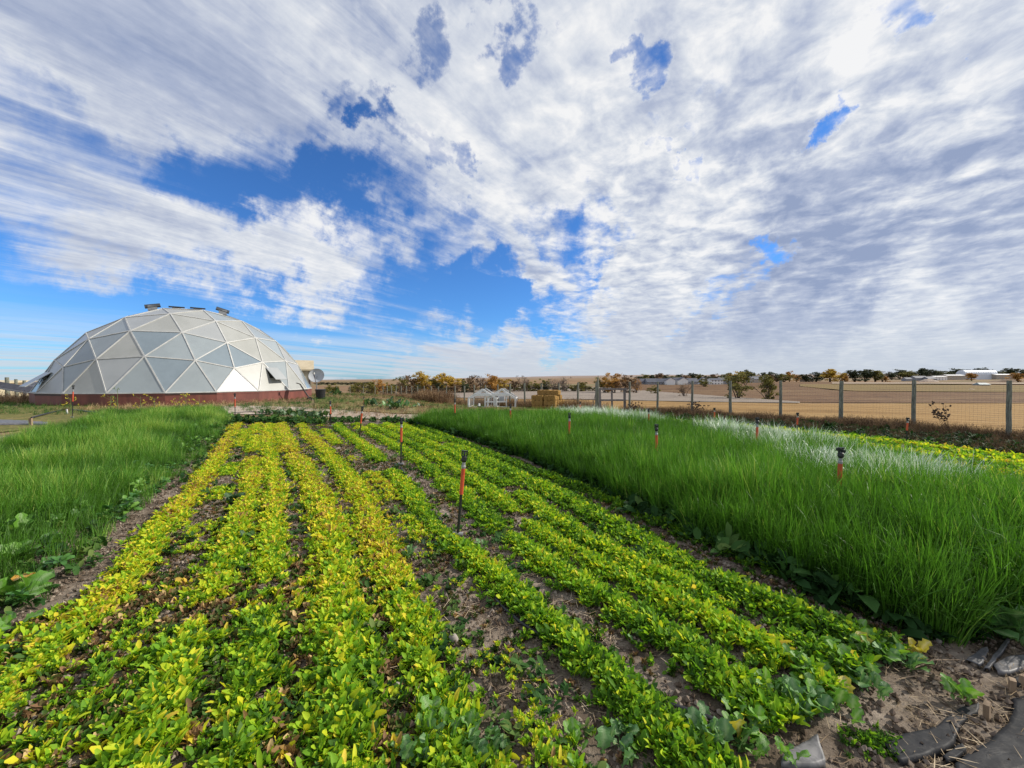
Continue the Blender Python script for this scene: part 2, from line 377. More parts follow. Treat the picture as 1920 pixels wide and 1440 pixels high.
M['lettuce'] = leafmat('lettuce_leaf', [(0, (.035, .075, .012)), (.22, (.06, .15, .015)), (.42, (.17, .36, .022)), (.62, (.40, .57, .028)), (.80, (.70, .66, .03)), (.92, (.78, .56, .07)), (1, (.30, .17, .07))], 0.4, 0.6, 0.2, 0.62)
M['wheat'] = leafmat('cereal_blade', [(0, (.018, .05, .007)), (.3, (.045, .12, .010)), (.6, (.085, .225, .018)), (.85, (.15, .34, .035)), (1, (.34, .44, .09))], 0.32, 0.5, 0.3, 0.7)
M['silver'] = leafmat('sheen_white_blade', [(0, (.16, .28, .12)), (.45, (.42, .53, .42)), (.8, (.78, .84, .80)), (1, (.86, .9, .88))], 0.25, 0.35, 0.7, 0.6, 1.0)  # sheen of reflecting leaf tops painted into a near-white base colour
M['weed'] = leafmat('weed_leaf', [(0, (.012, .035, .010)), (.4, (.03, .085, .02)), (.75, (.06, .14, .03)), (1, (.14, .2, .05))], 0.25, 0.65, 0.12)
M['dry'] = leafmat('dry_stem', [(0, (.045, .03, .022)), (.35, (.13, .08, .05)), (.65, (.27, .17, .10)), (1, (.48, .34, .19))], 0.15, 0.8, 0.1, 0.6, 1.0)
M['straw'] = leafmat('straw_bit', [(0, (.12, .08, .05)), (.5, (.34, .25, .15)), (1, (.62, .5, .34))], 0.05, 0.8, 0.1, 0.8, 1.0)
M['clod'] = leafmat('soil_clod', [(0, (.09, .065, .045)), (.6, (.17, .13, .10)), (1, (.30, .25, .20))], 0.0, 0.95, 0.1, 0.8, 1.0)
M['brassica'] = leafmat('brassica_leaf', [(0, (.03, .10, .02)), (.5, (.07, .20, .035)), (1, (.20, .38, .06))], 0.3, 0.4, 0.5)
def bigleaf(name, c1, c2, c3=(.3, .42, .2)):
    m, g, o = mat(name)
    tcn = g.n('ShaderNodeTexCoord').outputs['Object']; oi = g.n('ShaderNodeObjectInfo').outputs['Random']
    n = g.noise(tcn, 25, 4, .6).outputs[0]
    col = g.mix(g.m('MULTIPLY', g.m('ADD', oi, n), .55, clamp=True), c1, c2)
    rib = g.n('ShaderNodeAttribute', attribute_type='GEOMETRY', attribute_name='rib').outputs['Fac']
    col = g.mix(g.m('MULTIPLY', rib, .7), col, c3)
    p = pbsdf(g, None, col, .42, bump=n, bstr=.4, bdist=.01, spec=.5)
    t = g.n('ShaderNodeBsdfTranslucent'); g.put(t.inputs[0], g.mix(1.0, col, (1.3, 1.3, .8), 'RGBA', 'MULTIPLY'))
    ms = g.n('ShaderNodeMixShader'); ms.inputs[0].default_value = .3
    g.L.new(p.outputs[0], ms.inputs[1]); g.L.new(t.outputs[0], ms.inputs[2]); g.L.new(ms.outputs[0], o.inputs[0]); return m
M['bigleaf'] = bigleaf('mustard_leaf', (.06, .18, .02), (.20, .42, .05))
M['bluegreen'] = bigleaf('blue_green_leaf', (.05, .15, .04), (.16, .33, .10))
M['darkleaf'] = bigleaf('dark_weed_leaf', (.015, .045, .015), (.05, .12, .03), (.12, .2, .08))
M['orangeleaf'] = bigleaf('withered_orange_leaf', (.55, .26, .03), (.7, .38, .06), (.7, .5, .2))
M['yellowleaf'] = bigleaf('yellow_leaf', (.45, .42, .04), (.62, .5, .06), (.7, .6, .3))


# ------------------------------------------------------------------ ground and fields
nr, na = 420, 360
rr = np.concatenate([[0.0], np.geomspace(0.5, 11500, nr - 1)])
aa = np.linspace(0, 2 * math.pi, na + 1)
RR, AA = np.meshgrid(rr, aa, indexing='ij')
X = RR * np.sin(AA); Y = RR * np.cos(AA)
Pg = np.stack([X, Y, T(X, Y)], -1)
tag(newobj('ground', gridmesh('ground', Pg, M['ground'])), 'dry earth and stubble land running out to the low hills', None, None, 'structure')

def drape(name, top, bot, mt, n=5, step=16, base=0.012, k=0.0012, label=None):
    """sheet on the terrain between two outlines given as photo points"""
    x0, x1 = top[0][0], top[-1][0]
    cols = np.arange(x0, x1 + step, step, dtype=float); cols[-1] = x1
    Pm = np.zeros((n + 1, len(cols), 3))
    ty = np.interp(cols, [p[0] for p in top], [p[1] for p in top]); by = np.interp(cols, [p[0] for p in bot], [p[1] for p in bot])
    jit = (fbm(cols / 40.0, cols * 0, 3, 3) - .5)
    for j, c in enumerate(cols):
        for i in range(n + 1):
            py = ty[j] + (by[j] - ty[j]) * i / n
            q = G(c, py)
            Pm[i, j] = (q.x, q.y, q.z + base + k * q.y)
    o = newobj(name, gridmesh(name, Pm[::-1], mt))
    tag(o, label, None, None, 'structure'); return o
drape('brown_field', [(1120, 716.6), (1300, 716.8), (1600, 716.8), (1960, 716.8), (2500, 716.8)], [(1120, 728), (1180, 736), (1300, 746), (1500, 755.5), (1960, 757), (2500, 757)], M['brown_field'], 9, 22, label='reddish brown ploughed field behind the fence')
drape('olive_field', [(1500, 722), (1700, 723), (1960, 724), (2400, 724)], [(1500, 726), (1600, 735), (1960, 737), (2400, 737)], M['olive_field'], 4, 22, .05, .0024, label='olive tan strip of field on the right')
drape('grey_field', [(790, 741), (850, 736.5), (960, 727.5), (1120, 727), (1180, 732), (1300, 741), (1500, 755)], [(790, 744), (850, 747.5), (960, 750), (1120, 751), (1180, 752.5), (1300, 755), (1500, 757.5)], M['grey_field'], 7, 14, .03, .0026, label='pale grey tilled field crossing behind the fence')
drape('golden_stubble', [(780, 749), (850, 748), (1120, 751.5), (1500, 758), (1960, 757.5), (2400, 757)], [(780, 757), (850, 760), (1000, 762), (1120, 767), (1200, 772), (1400, 781), (1560, 792), (1700, 798), (1960, 818), (2400, 850)], M['stubble'], 9, 14, .012, .0016, label='golden stubble strip right behind the wire fence')
drape('dirt_road', [(1560, 720.3), (1960, 720.6), (2400, 720.6)], [(1560, 721.7), (1960, 722.2), (2400, 722.2)], M['pale_track'], 1, 30, .2, .0036, label='thin pale dirt road beyond the brown field')
drape('grass_verge', [(-500, 752), (0, 752), (60, 756), (200, 762), (420, 763)], [(-500, 800), (0, 812), (120, 800), (260, 785), (420, 779)], M['turf'], 6, 18, label='rough green and straw coloured turf in front of the dome')
drape('rubble_path', [(385, 763.5), (470, 762), (560, 764), (640, 770), (740, 778), (800, 779)], [(385, 776), (470, 778), (560, 778), (640, 784), (740, 788), (800, 784)], M['gravel'], 6, 8, label='pale rubble and straw strip by the dome')
drape('weedy_turf', [(590, 745), (650, 744), (760, 752), (900, 757), (1090, 764)], [(590, 764), (650, 770), (760, 777), (900, 775), (1090, 772)], M['turf'], 6, 14, label='weedy turf between the garden and the back fence')

# garden soil with real relief
xs = np.arange(-14, 10.01, 0.055); ys = np.arange(0.6, 14.6, 0.055)
XX, YY = np.meshgrid(xs, ys)
bumpy = .028 * fbm(XX * 2.2, YY * 2.2, 3, 21) + .03 * fbm(XX * 9, YY * 9, 3, 22) ** 2
edge_f = sst(XX, -14, -13) * (1 - sst(XX, 9, 10)) * (1 - sst(YY, 13.4, 14.6)) * sst(YY, .6, .8)
ZZ = T(XX, YY) + 0.006 + (bumpy) * edge_f
soil_z = lambda x, y: T(x, y) + .006 + .028 * fbm(np.asarray(x) * 2.2, np.asarray(y) * 2.2, 3, 21) + .03 * fbm(np.asarray(x) * 9, np.asarray(y) * 9, 3, 22) ** 2
tag(newobj('garden_soil', gridmesh('garden_soil', np.stack([XX, YY, ZZ], -1), M['soil'])), 'crumbly grey brown garden soil under the crop rows', None, None, 'structure')
def SZ(x, y):
    return float(soil_z(x, y)) if (-13.5 < x < 9.5 and y < 13.6) else float(T(x, y)) + .012


# ------------------------------------------------------------------ leaf prototypes (kept out of the scene, instanced by the crop objects)
def leaf_strip(L, W, segs, base, az, tilt0, tilt1, fold=.25, prof=None, twist=0.0, wav=0.0):
    """curved leaf; returns verts (list) rows of 3 across"""
    pts = []; p = Vector(base); dirh = Vector((math.cos(az), math.sin(az), 0)); side = Vector((-math.sin(az), math.cos(az), 0))
    for i in range(segs + 1):
        t = i / segs; el = tilt0 + (tilt1 - tilt0) * t
        d = dirh * math.cos(el) + Vector((0, 0, 1)) * math.sin(el)
        nrm = -dirh * math.sin(el) + Vector((0, 0, 1)) * math.cos(el)
        wv = W * (prof(t) if prof else math.sin(math.pi * min(1, .12 + t * .88)) ** .6)
        sdv = side * math.cos(twist * t) + nrm * math.sin(twist * t)
        lift = nrm * (fold * wv)
        wz = nrm * (wav * W * math.sin(i * 2.4))
        pts += [p - sdv * wv * .5 + lift + wz, p.copy(), p + sdv * wv * .5 + lift - wz]
        p = p + d * (L / segs)
    return pts
def add_strip(V, Fc, A, pts, val):
    b = len(V); V += [tuple(q) for q in pts]; A += [val] * len(pts)
    n = len(pts) // 3
    for i in range(n - 1):
        for j in (0, 1): Fc.append((b + 3 * i + j, b + 3 * i + j + 1, b + 3 * i + 3 + j + 1, b + 3 * i + 3 + j))
def add_blade(V, Fc, A, L, W, base, az, t0, t1, segs, val):
    b = len(V); p = Vector(base); dh = Vector((math.cos(az), math.sin(az), 0)); sd_ = Vector((-math.sin(az + .6), math.cos(az + .6), 0))
    for i in range(segs + 1):
        t = i / segs; el = t0 + (t1 - t0) * t ** 1.6
        wv = W * (1 - t ** 2.2) * (.55 + .45 * min(1, t * 4)) + .0006
        V += [tuple(p - sd_ * wv / 2), tuple(p + sd_ * wv / 2)]; A += [val, val]
        p = p + (dh * math.cos(el) + Vector((0, 0, 1)) * math.sin(el)) * (L / segs)
    for i in range(segs): Fc.append((b + 2 * i, b + 2 * i + 1, b + 2 * i + 3, b + 2 * i + 2))
def spoon(t): return .2 if t < .13 else (.2, .55, 1.0, 1.0, .38)[min(4, int(round(t * 4)))]
def protos(kind, nvar, fn, mt):
    col = bpy.data.collections.new('proto_' + kind)
    for k in range(nvar):
        V, Fc, A = [], [], []
        fn(V, Fc, A, random.Random(100 + k * 7 + len(kind)))
        me = npmesh(f'{kind}_clump_{k}', V, Fc, mt, {'lr': A})
        o = bpy.data.objects.new(f'{kind}_clump_{k}', me); col.objects.link(o)
    return col
def f_lettuce(V, Fc, A, r):
    for k in range(r.randint(15, 19)):
        inner = k / 18
        az = r.uniform(0, 6.28); L = r.uniform(.042, .078) * (1 - .15 * inner) * r.choice((1, 1, 1, 1.25)); W = r.uniform(.015, .026)
        t0 = r.uniform(.5, 1.0) + inner * .5
        v = min(1, max(0, r.gauss(.5, .22) + (1 - inner) * .12 - .05))
        add_strip(V, Fc, A, leaf_strip(L, W, 4, (r.uniform(-.025, .025), r.uniform(-.025, .025), 0), az, t0 + .15, t0 - r.uniform(.1, .9), r.uniform(.1, .3), spoon, r.uniform(-.7, .7), .12), v)
def f_wheat(V, Fc, A, r):
    for k in range(28):
        a = r.uniform(0, 6.28); q = r.uniform(0, .08)
        L = r.uniform(.34, .60); az = r.uniform(0, 6.28)
        add_blade(V, Fc, A, L, r.uniform(.006, .0125), (q * math.cos(a), q * math.sin(a), 0), az, r.uniform(1.3, 1.56), r.choice((r.uniform(.9, 1.5), r.uniform(.9, 1.5), r.uniform(-.8, .9))), 5, min(1, max(0, r.gauss(.5, .25))))
def f_oat(V, Fc, A, r):
    for k in range(24):
        a = r.uniform(0, 6.28); q = r.uniform(0, .085)
        L = r.uniform(.26, .46); az = r.uniform(0, 6.28)
        add_blade(V, Fc, A, L, r.uniform(.0035, .007), (q * math.cos(a), q * math.sin(a), 0), az, r.uniform(1.2, 1.55), r.uniform(.2, 1.4), 4, min(1, max(0, r.gauss(.5, .28))))
def f_silver(V, Fc, A, r):
    for k in range(20):
        a = r.uniform(0, 6.28); q = r.uniform(0, .08)
        L = r.uniform(.36, .6); az = r.gauss(0.3, .8)
        add_blade(V, Fc, A, L, r.uniform(.008, .015), (q * math.cos(a), q * math.sin(a), 0), az, r.uniform(1.0, 1.5), r.uniform(-.3, .9), 5, min(1, max(0, r.gauss(.5, .3))))
def f_weed(V, Fc, A, r):
    for k in range(16):
        az = r.uniform(0, 6.28); L = r.uniform(.03, .075)
        q = r.uniform(0, .06); a = r.uniform(0, 6.28)
        t0 = r.uniform(.1, 1.2)
        add_strip(V, Fc, A, leaf_strip(L, L * r.uniform(.3, .6), 3, (q * math.cos(a), q * math.sin(a), r.uniform(0, .05)), az, t0, t0 - r.uniform(.1, 1), .15, None, r.uniform(-.5, .5)), r.random())
def f_dry(V, Fc, A, r):
    for k in range(20):
        a = r.uniform(0, 6.28); q = r.uniform(0, .12); L = r.uniform(.12, .42); v = r.random()
        bx, by = q * math.cos(a), q * math.sin(a); el = r.uniform(1.0, 1.57); az = r.uniform(0, 6.28)
        add_blade(V, Fc, A, L, r.uniform(.004, .007), (bx, by, 0), az, el, el - r.uniform(0, .5), 3, v)
        for j in range(r.randint(1, 4)):
            hh = L * r.uniform(.3, .95)
            add_blade(V, Fc, A, r.uniform(.03, .08), .01, (bx + math.cos(az) * hh * math.cos(el), by + math.sin(az) * hh * math.cos(el), hh * math.sin(el)), r.uniform(0, 6.28), r.uniform(-.2, 1.2), r.uniform(-.5, .8), 2, v * .7)
def f_tuft(V, Fc, A, r):
    for k in range(18):
        a = r.uniform(0, 6.28); q = r.uniform(0, .1)
        add_blade(V, Fc, A, r.uniform(.05, .2), r.uniform(.004, .008), (q * math.cos(a), q * math.sin(a), 0), r.uniform(0, 6.28), r.uniform(.5, 1.5), r.uniform(-.3, 1), 3, r.random())
def f_straw(V, Fc, A, r):
    for k in range(9):
        a = r.uniform(0, 6.28); q = r.uniform(0, .09); z = r.uniform(.004, .02)
        add_blade(V, Fc, A, r.uniform(.02, .08), r.uniform(.0015, .0035), (q * math.cos(a), q * math.sin(a), z), r.uniform(0, 6.28), r.uniform(-.05, .2), r.uniform(-.1, .15), 2, r.random())
def f_clod(V, Fc, A, r):
    for k in range(7):
        a = r.uniform(0, 6.28); q = r.uniform(0, .09); s_ = r.uniform(.004, .016); c = Vector((q * math.cos(a), q * math.sin(a), s_ * .4)); v = r.random()
        b = len(V)
        for dv in ((1, 0, 0), (0, 1, 0), (-1, 0, 0), (0, -1, 0), (0, 0, 1), (0, 0, -1)):
            V.append(tuple(c + Vector(dv) * s_ * r.uniform(.6, 1.2))); A.append(v)
        for i in range(4):
            j = (i + 1) % 4; Fc.append((b + i, b + j, b + 4, b + 4)[:3] + (b + 4,)) if False else None
            TRI.append((b + i, b + j, b + 4)); TRI.append((b + j, b + i, b + 5))
def f_brass(V, Fc, A, r):
    for k in range(13):
        az = r.uniform(0, 6.28); L = r.uniform(.09, .19); t0 = r.uniform(.5, 1.3)
        add_strip(V, Fc, A, leaf_strip(L, L * r.uniform(.36, .5), 5, (0, 0, 0), az, t0, t0 - r.uniform(.5, 1.4), .12, lambda t: .1 if t < .3 else .2 + .8 * math.sin(math.pi * (t - .25) / .78) ** .6, r.uniform(-.5, .5), .1), r.random())
PC = {}
for kd, fn, mt_, nv in (('lettuce', f_lettuce, 'lettuce', 8), ('wheat', f_wheat, 'wheat', 7), ('oat', f_oat, 'wheat', 7), ('silver', f_silver, 'silver', 5), ('weed', f_weed, 'weed', 6),
                        ('dry', f_dry, 'dry', 6), ('tuft', f_tuft, 'dry', 5), ('greentuft', f_tuft, 'weed', 5), ('straw', f_straw, 'straw', 6), ('brass', f_brass, 'brassica', 6)):
    PC[kd] = protos(kd, nv, fn, M[mt_])
colc = bpy.data.collections.new('proto_clod')
for k in range(5):
    V, Fc, A, TRI = [], [], [], []
    f_clod(V, Fc, A, random.Random(500 + k))
    o_ = bpy.data.objects.new(f'clod_{k}', npmesh(f'clod_{k}', V, TRI, M['clod'], {'lr': A}, smooth=False)); colc.objects.link(o_)
PC['clod'] = colc

NGC = {}
def scatter_group(kind):
    if kind in NGC: return NGC[kind]
    nt = bpy.data.node_groups.new('scatter_' + kind, 'GeometryNodeTree')
    nt.interface.new_socket('Geometry', in_out='INPUT', socket_type='NodeSocketGeometry')
    nt.interface.new_socket('Geometry', in_out='OUTPUT', socket_type='NodeSocketGeometry')
    N, L = nt.nodes, nt.links
    gi = N.new('NodeGroupInput'); go = N.new('NodeGroupOutput')
    ci = N.new('GeometryNodeCollectionInfo'); ci.inputs['Collection'].default_value = PC[kind]
    ci.inputs['Separate Children'].default_value = True; ci.inputs['Reset Children'].default_value = True
    ip = N.new('GeometryNodeInstanceOnPoints'); ip.inputs['Pick Instance'].default_value = True
    def na_(name, dt):
        a = N.new('GeometryNodeInputNamedAttribute'); a.data_type = dt; a.inputs['Name'].default_value = name
        return a.outputs[0]
    L.new(gi.outputs[0], ip.inputs['Points']); L.new(ci.outputs[0], ip.inputs['Instance'])
    L.new(na_('idx', 'INT'), ip.inputs['Instance Index']); L.new(na_('rot', 'FLOAT_VECTOR'), ip.inputs['Rotation'])
    L.new(na_('scl', 'FLOAT_VECTOR'), ip.inputs['Scale'])
    L.new(ip.outputs[0], go.inputs[0])
    NGC[kind] = nt; return nt
def scatter(name, kind, P, scl, tint, tilt=.12, label=None, cat=None, group=None, zs=None):
    n = len(P); me = bpy.data.meshes.new(name)
    me.vertices.add(n); me.vertices.foreach_set('co', np.asarray(P, np.float32).ravel())
    rot = np.stack([rng.normal(0, tilt, n), rng.normal(0, tilt, n), rng.uniform(0, 6.283, n)], -1)
    s3 = np.stack([scl, scl, scl * (zs if zs is not None else 1.0)], -1)
    for nm, dt, d, key in (('rot', 'FLOAT_VECTOR', rot, 'vector'), ('scl', 'FLOAT_VECTOR', s3, 'vector'), ('tint', 'FLOAT', tint, 'value'), ('idx', 'INT', rng.integers(0, 60, n), 'value')):
        at = me.attributes.new(nm, dt, 'POINT'); at.data.foreach_set(key, np.asarray(d, np.int32 if dt == 'INT' else np.float32).ravel())
    o = newobj(name, me); md = o.modifiers.new('scatter', 'NODES'); md.node_group = scatter_group(kind)
    return tag(o, label, cat, group, 'stuff')
def inpoly(x, y, poly):
    ins = np.zeros(len(x), bool); j = len(poly) - 1
    for i in range(len(poly)):
        xi, yi = poly[i]; xj, yj = poly[j]
        c = ((yi > y) != (yj > y)) & (x < (xj - xi) * (y - yi) / ((yj - yi) + 1e-9) + xi)
        ins ^= c; j = i
    return ins
def fill(poly, dens, dfun=None):
    p = np.array(poly); x0, y0 = p.min(0); x1, y1 = p.max(0)
    n = int((x1 - x0) * (y1 - y0) * dens)
    x = rng.uniform(x0, x1, n); y = rng.uniform(y0, y1, n)
    k = inpoly(x, y, poly)
    if dfun is not None: k &= rng.random(n) < dfun(x, y)
    return x[k], y[k]
def gz(x, y):
    return np.where((x > -13.5) & (x < 9.5) & (y < 13.6), soil_z(x, y), T(x, y) + .015)


# ================================================================== STRUCTURES
# ------------------------------------------------------------------ geodesic dome greenhouse
DAZ = -39.2; DD = 37.9; DRAD = 7.8
dcx, dcy = DD * math.sin(R(DAZ)), DD * math.cos(R(DAZ)); dcz = float(T(dcx * .82, dcy * .82)) - .02
WALL = .74; CAPR = 7.96
phi = math.atan(.5)
ico = [Vector((0, 0, 1))] + [Vector((math.cos(phi) * math.cos(R(72 * i)), math.cos(phi) * math.sin(R(72 * i)), math.sin(phi))) for i in range(5)] \
    + [Vector((math.cos(phi) * math.cos(R(72 * i + 36)), math.cos(phi) * math.sin(R(72 * i + 36)), -math.sin(phi))) for i in range(5)] + [Vector((0, 0, -1))]
fcs = [(0, 1 + i, 1 + (i + 1) % 5) for i in range(5)] + [(1 + i, 6 + i, 1 + (i + 1) % 5) for i in range(5)] + [(1 + (i + 1) % 5, 6 + i, 6 + (i + 1) % 5) for i in range(5)]
dv, key, dfc = [], {}, []
FR = 4
def vid(p):
    p = p.normalized(); k = (round(p.x, 4), round(p.y, 4), round(p.z, 4))
    if k not in key: key[k] = len(dv); dv.append(p)
    return key[k]
for a, b, c in fcs:
    A_, B_, C_ = ico[a], ico[b], ico[c]
    q = lambda i, j: vid(A_ + (B_ - A_) * (i / FR) + (C_ - A_) * (j / FR))
    for i in range(FR):
        for j in range(FR - i):
            dfc.append((q(i, j), q(i + 1, j), q(i, j + 1)))
            if i + j < FR - 1: dfc.append((q(i + 1, j), q(i + 1, j + 1), q(i, j + 1)))
pol = [math.degrees(math.acos(max(-1, min(1, p.z)))) for p in dv]
# keep everything down to one ring of triangles under the lower pentagon vertices
dfc = [f for f in dfc if max(pol[i] for i in f) < 84]
used = sorted({i for f in dfc for i in f})
cnt = {}
for f in dfc:
    for i in range(3):
        e = tuple(sorted((f[i], f[(i + 1) % 3]))); cnt[e] = cnt.get(e, 0) + 1
base_i = {i for e, n in cnt.items() if n == 1 for i in e}
zb = math.cos(R(sum(pol[i] for i in base_i) / len(base_i)))
rot0 = R(90 - 124.3)
W3 = {}
HTOP = 6.0
for i in used:
    p = dv[i].copy(); p.rotate(Euler((0, 0, rot0)))
    if i in base_i:
        h = Vector((p.x, p.y, 0)).normalized() * DRAD; W3[i] = Vector((h.x, h.y, WALL))
    else:
        W3[i] = Vector((p.x * CAPR, p.y * CAPR, WALL + (p.z - zb) / (1 - zb) * HTOP))
PT = {}
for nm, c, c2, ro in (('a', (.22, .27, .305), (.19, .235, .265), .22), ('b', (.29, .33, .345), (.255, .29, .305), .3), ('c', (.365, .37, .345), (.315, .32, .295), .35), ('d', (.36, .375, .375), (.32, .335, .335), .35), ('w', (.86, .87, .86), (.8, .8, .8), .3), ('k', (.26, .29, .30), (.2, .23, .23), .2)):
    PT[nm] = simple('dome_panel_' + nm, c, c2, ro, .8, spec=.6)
M['batten'] = simple('white_batten', (.54, .54, .52), (.42, .42, .40), .5, 3)
M['wallred'] = simple('red_brown_wall', (.20, .062, .045), (.13, .04, .03), .55, 2.5, stretch=(1, 1, .3))
M['trimdark'] = simple('dark_wall_trim', (.06, .025, .02), None, .6)
M['vent'] = simple('dark_vent_panel', (.045, .05, .055), None, .3)
M['greymetal'] = simple('grey_metal', (.33, .34, .35), (.24, .25, .26), .4, 8, metal=.6)
M['darkinside'] = simple('dark_opening', (.03, .035, .03), None, .9)
dome = empty('dome_greenhouse', (dcx, dcy, dcz), 0, 'large geodesic dome greenhouse of pale triangular panels on a low red brown wall', 'greenhouse')
camdir = Vector((-dcx, -dcy, 0)).normalized()
rd = random.Random(5)
def vis_az(c): return math.degrees(math.atan2(c.x, c.y))
glint_f = None; best = 9
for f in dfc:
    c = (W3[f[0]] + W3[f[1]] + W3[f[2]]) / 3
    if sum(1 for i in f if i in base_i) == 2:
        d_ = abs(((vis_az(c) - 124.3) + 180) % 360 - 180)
        if d_ < best: best = d_; glint_f = f
for f in dfc:
    a, b, c = (W3[i] for i in f); ctr = (a + b + c) / 3
    nrm = (b - a).cross(c - a).normalized()
    if nrm.dot(ctr - Vector((0, 0, 1))) < 0: nrm = -nrm; b, c = c, b
    ins = [v + (ctr - v) * .012 for v in (a, b, c)]
    mb = MB(); o1 = [v + nrm * .0 for v in ins]; o2 = [v - nrm * .02 for v in ins]
    mb.add(o1 + o2, [(0, 1, 2), (5, 4, 3), (0, 3, 4, 1), (1, 4, 5, 2), (2, 5, 3, 0)])
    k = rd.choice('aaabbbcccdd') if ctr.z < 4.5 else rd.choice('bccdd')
    if f == glint_f: k = 'w'  # sun reflection on this panel painted as a white material
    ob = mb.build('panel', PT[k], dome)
    if f == glint_f: ob['label'] = 'panel in the bottom row painted white as a sun glint'
for e in cnt:
    a, b = W3[e[0]], W3[e[1]]
    mid_ = (a + b) / 2; up = (mid_ - Vector((0, 0, .5))).normalized()
    big = abs(vis_az(mid_) - 0) > -1
    MB().bar(a + up * .018, b + up * .018, .066, .035, up).build('batten', M['batten'], dome)
bs = sorted([W3[i] for i in base_i], key=lambda v: math.atan2(v.y, v.x))
for i, a in enumerate(bs):
    b = bs[(i + 1) % len(bs)]
    ua, ub = Vector((a.x, a.y, 0)).normalized(), Vector((b.x, b.y, 0)).normalized()
    o_, in_ = .06, -.05
    def seg(z0, z1, oo, name, mt_):
        vs = []
        for u, p in ((ua, a), (ub, b)):
            for r_ in (DRAD + oo, DRAD + in_):
                for z in (z0, z1): vs.append(u * r_ + Vector((0, 0, z)))
        MB().add(vs, [(0, 1, 5, 4), (2, 6, 7, 3), (1, 3, 7, 5), (0, 4, 6, 2), (0, 2, 3, 1), (4, 5, 7, 6)]).build(name, mt_, dome)
    seg(-.35, WALL - .15, .06, 'wall_panel', M['wallred'])
    seg(WALL - .147, WALL - .035, .075, 'trim_board', M['wallred'] if i % 3 else M['trimdark'])
    seg(WALL - .033, WALL - .003, .10, 'sill_board', M['batten'])
def on_dome(az, frac):
    """point and normal on the dome at compass azimuth az and height fraction"""
    z = frac; po = math.acos(zb + (1 - zb) * z)
    r_ = math.sin(po) * CAPR * .985
    h = Vector((math.sin(R(az)), math.cos(R(az)), 0))
    return h * r_ + Vector((0, 0, WALL + z * HTOP * .99)), (h * math.sin(po) + Vector((0, 0, math.cos(po)))).normalized()
rgt_ = Vector((-camdir.y, camdir.x, 0)); rgt_ = -rgt_ if rgt_.x < 0 else rgt_
for lat, fwd, w_, tilt, ang in ((-2.25, .3, .85, .24, 40), (1.75, .3, .85, -.30, 40), (-.95, .2, .9, .02, 8), (.25, .2, .9, .0, 8)):
    zc_ = WALL + HTOP - (CAPR - math.sqrt(CAPR ** 2 - lat ** 2 - fwd ** 2)) * 1.02
    p = rgt_ * lat + camdir * fwd + Vector((0, 0, zc_))
    rr2 = (rgt_ + Vector((0, 0, tilt))).normalized(); lean_ = (camdir * -math.sin(R(90 - ang)) + Vector((0, 0, math.cos(R(90 - ang))))).normalized()
    c0 = p + Vector((0, 0, .10 + .2 * (ang > 10)))
    MB().bar(c0 - rr2 * w_ / 2, c0 + rr2 * w_ / 2, .11, .36, lean_).build('roof_vent', M['vent'], dome)
    MB().bar(p - Vector((0, 0, .05)), c0, .5, .3, camdir).build('vent_frame', M['greymetal'], dome)
# opened side vents
def side_vent(az, z0, wdt, hgt, out, name='side_vent', m_='d'):
    h = Vector((math.sin(R(az)), math.cos(R(az)), 0)); sdv = h.cross(Vector((0, 0, 1)))
    frac = z0 / HTOP; p, n_ = on_dome(az, frac)
    top = p + n_ * .06; low, _ = on_dome(az, max(0.01, frac - hgt / HTOP)); low = low + h * out
    MB().add([top - sdv * wdt / 2, top + sdv * wdt / 2, low + sdv * wdt / 2, low - sdv * wdt / 2] + [v + Vector((0, 0, .04)) for v in (top - sdv * wdt / 2, top + sdv * wdt / 2, low + sdv * wdt / 2, low - sdv * wdt / 2)],
             [(3, 2, 1, 0), (4, 5, 6, 7), (0, 1, 5, 4), (1, 2, 6, 5), (2, 3, 7, 6), (3, 0, 4, 7)]).build(name, PT[m_], dome)
    q_, n2_ = on_dome(az, max(.01, frac - hgt * .55 / HTOP))
    MB().bar(q_ + n2_ * .04 - sdv * wdt * .45, q_ + n2_ * .04 + sdv * wdt * .45, hgt * .7, .05, n2_).build('vent_opening', M['darkinside'], dome)
    MB().bar(low - sdv * wdt * .4, q_ + n2_ * .05 - sdv * wdt * .4, .03, .03).build('vent_stay', M['greymetal'], dome)
side_vent(103.5, 1.55, 1.0, .8, .55)
side_vent(209, 1.15, 1.3, .8, .75, 'awning_flap', 'd')

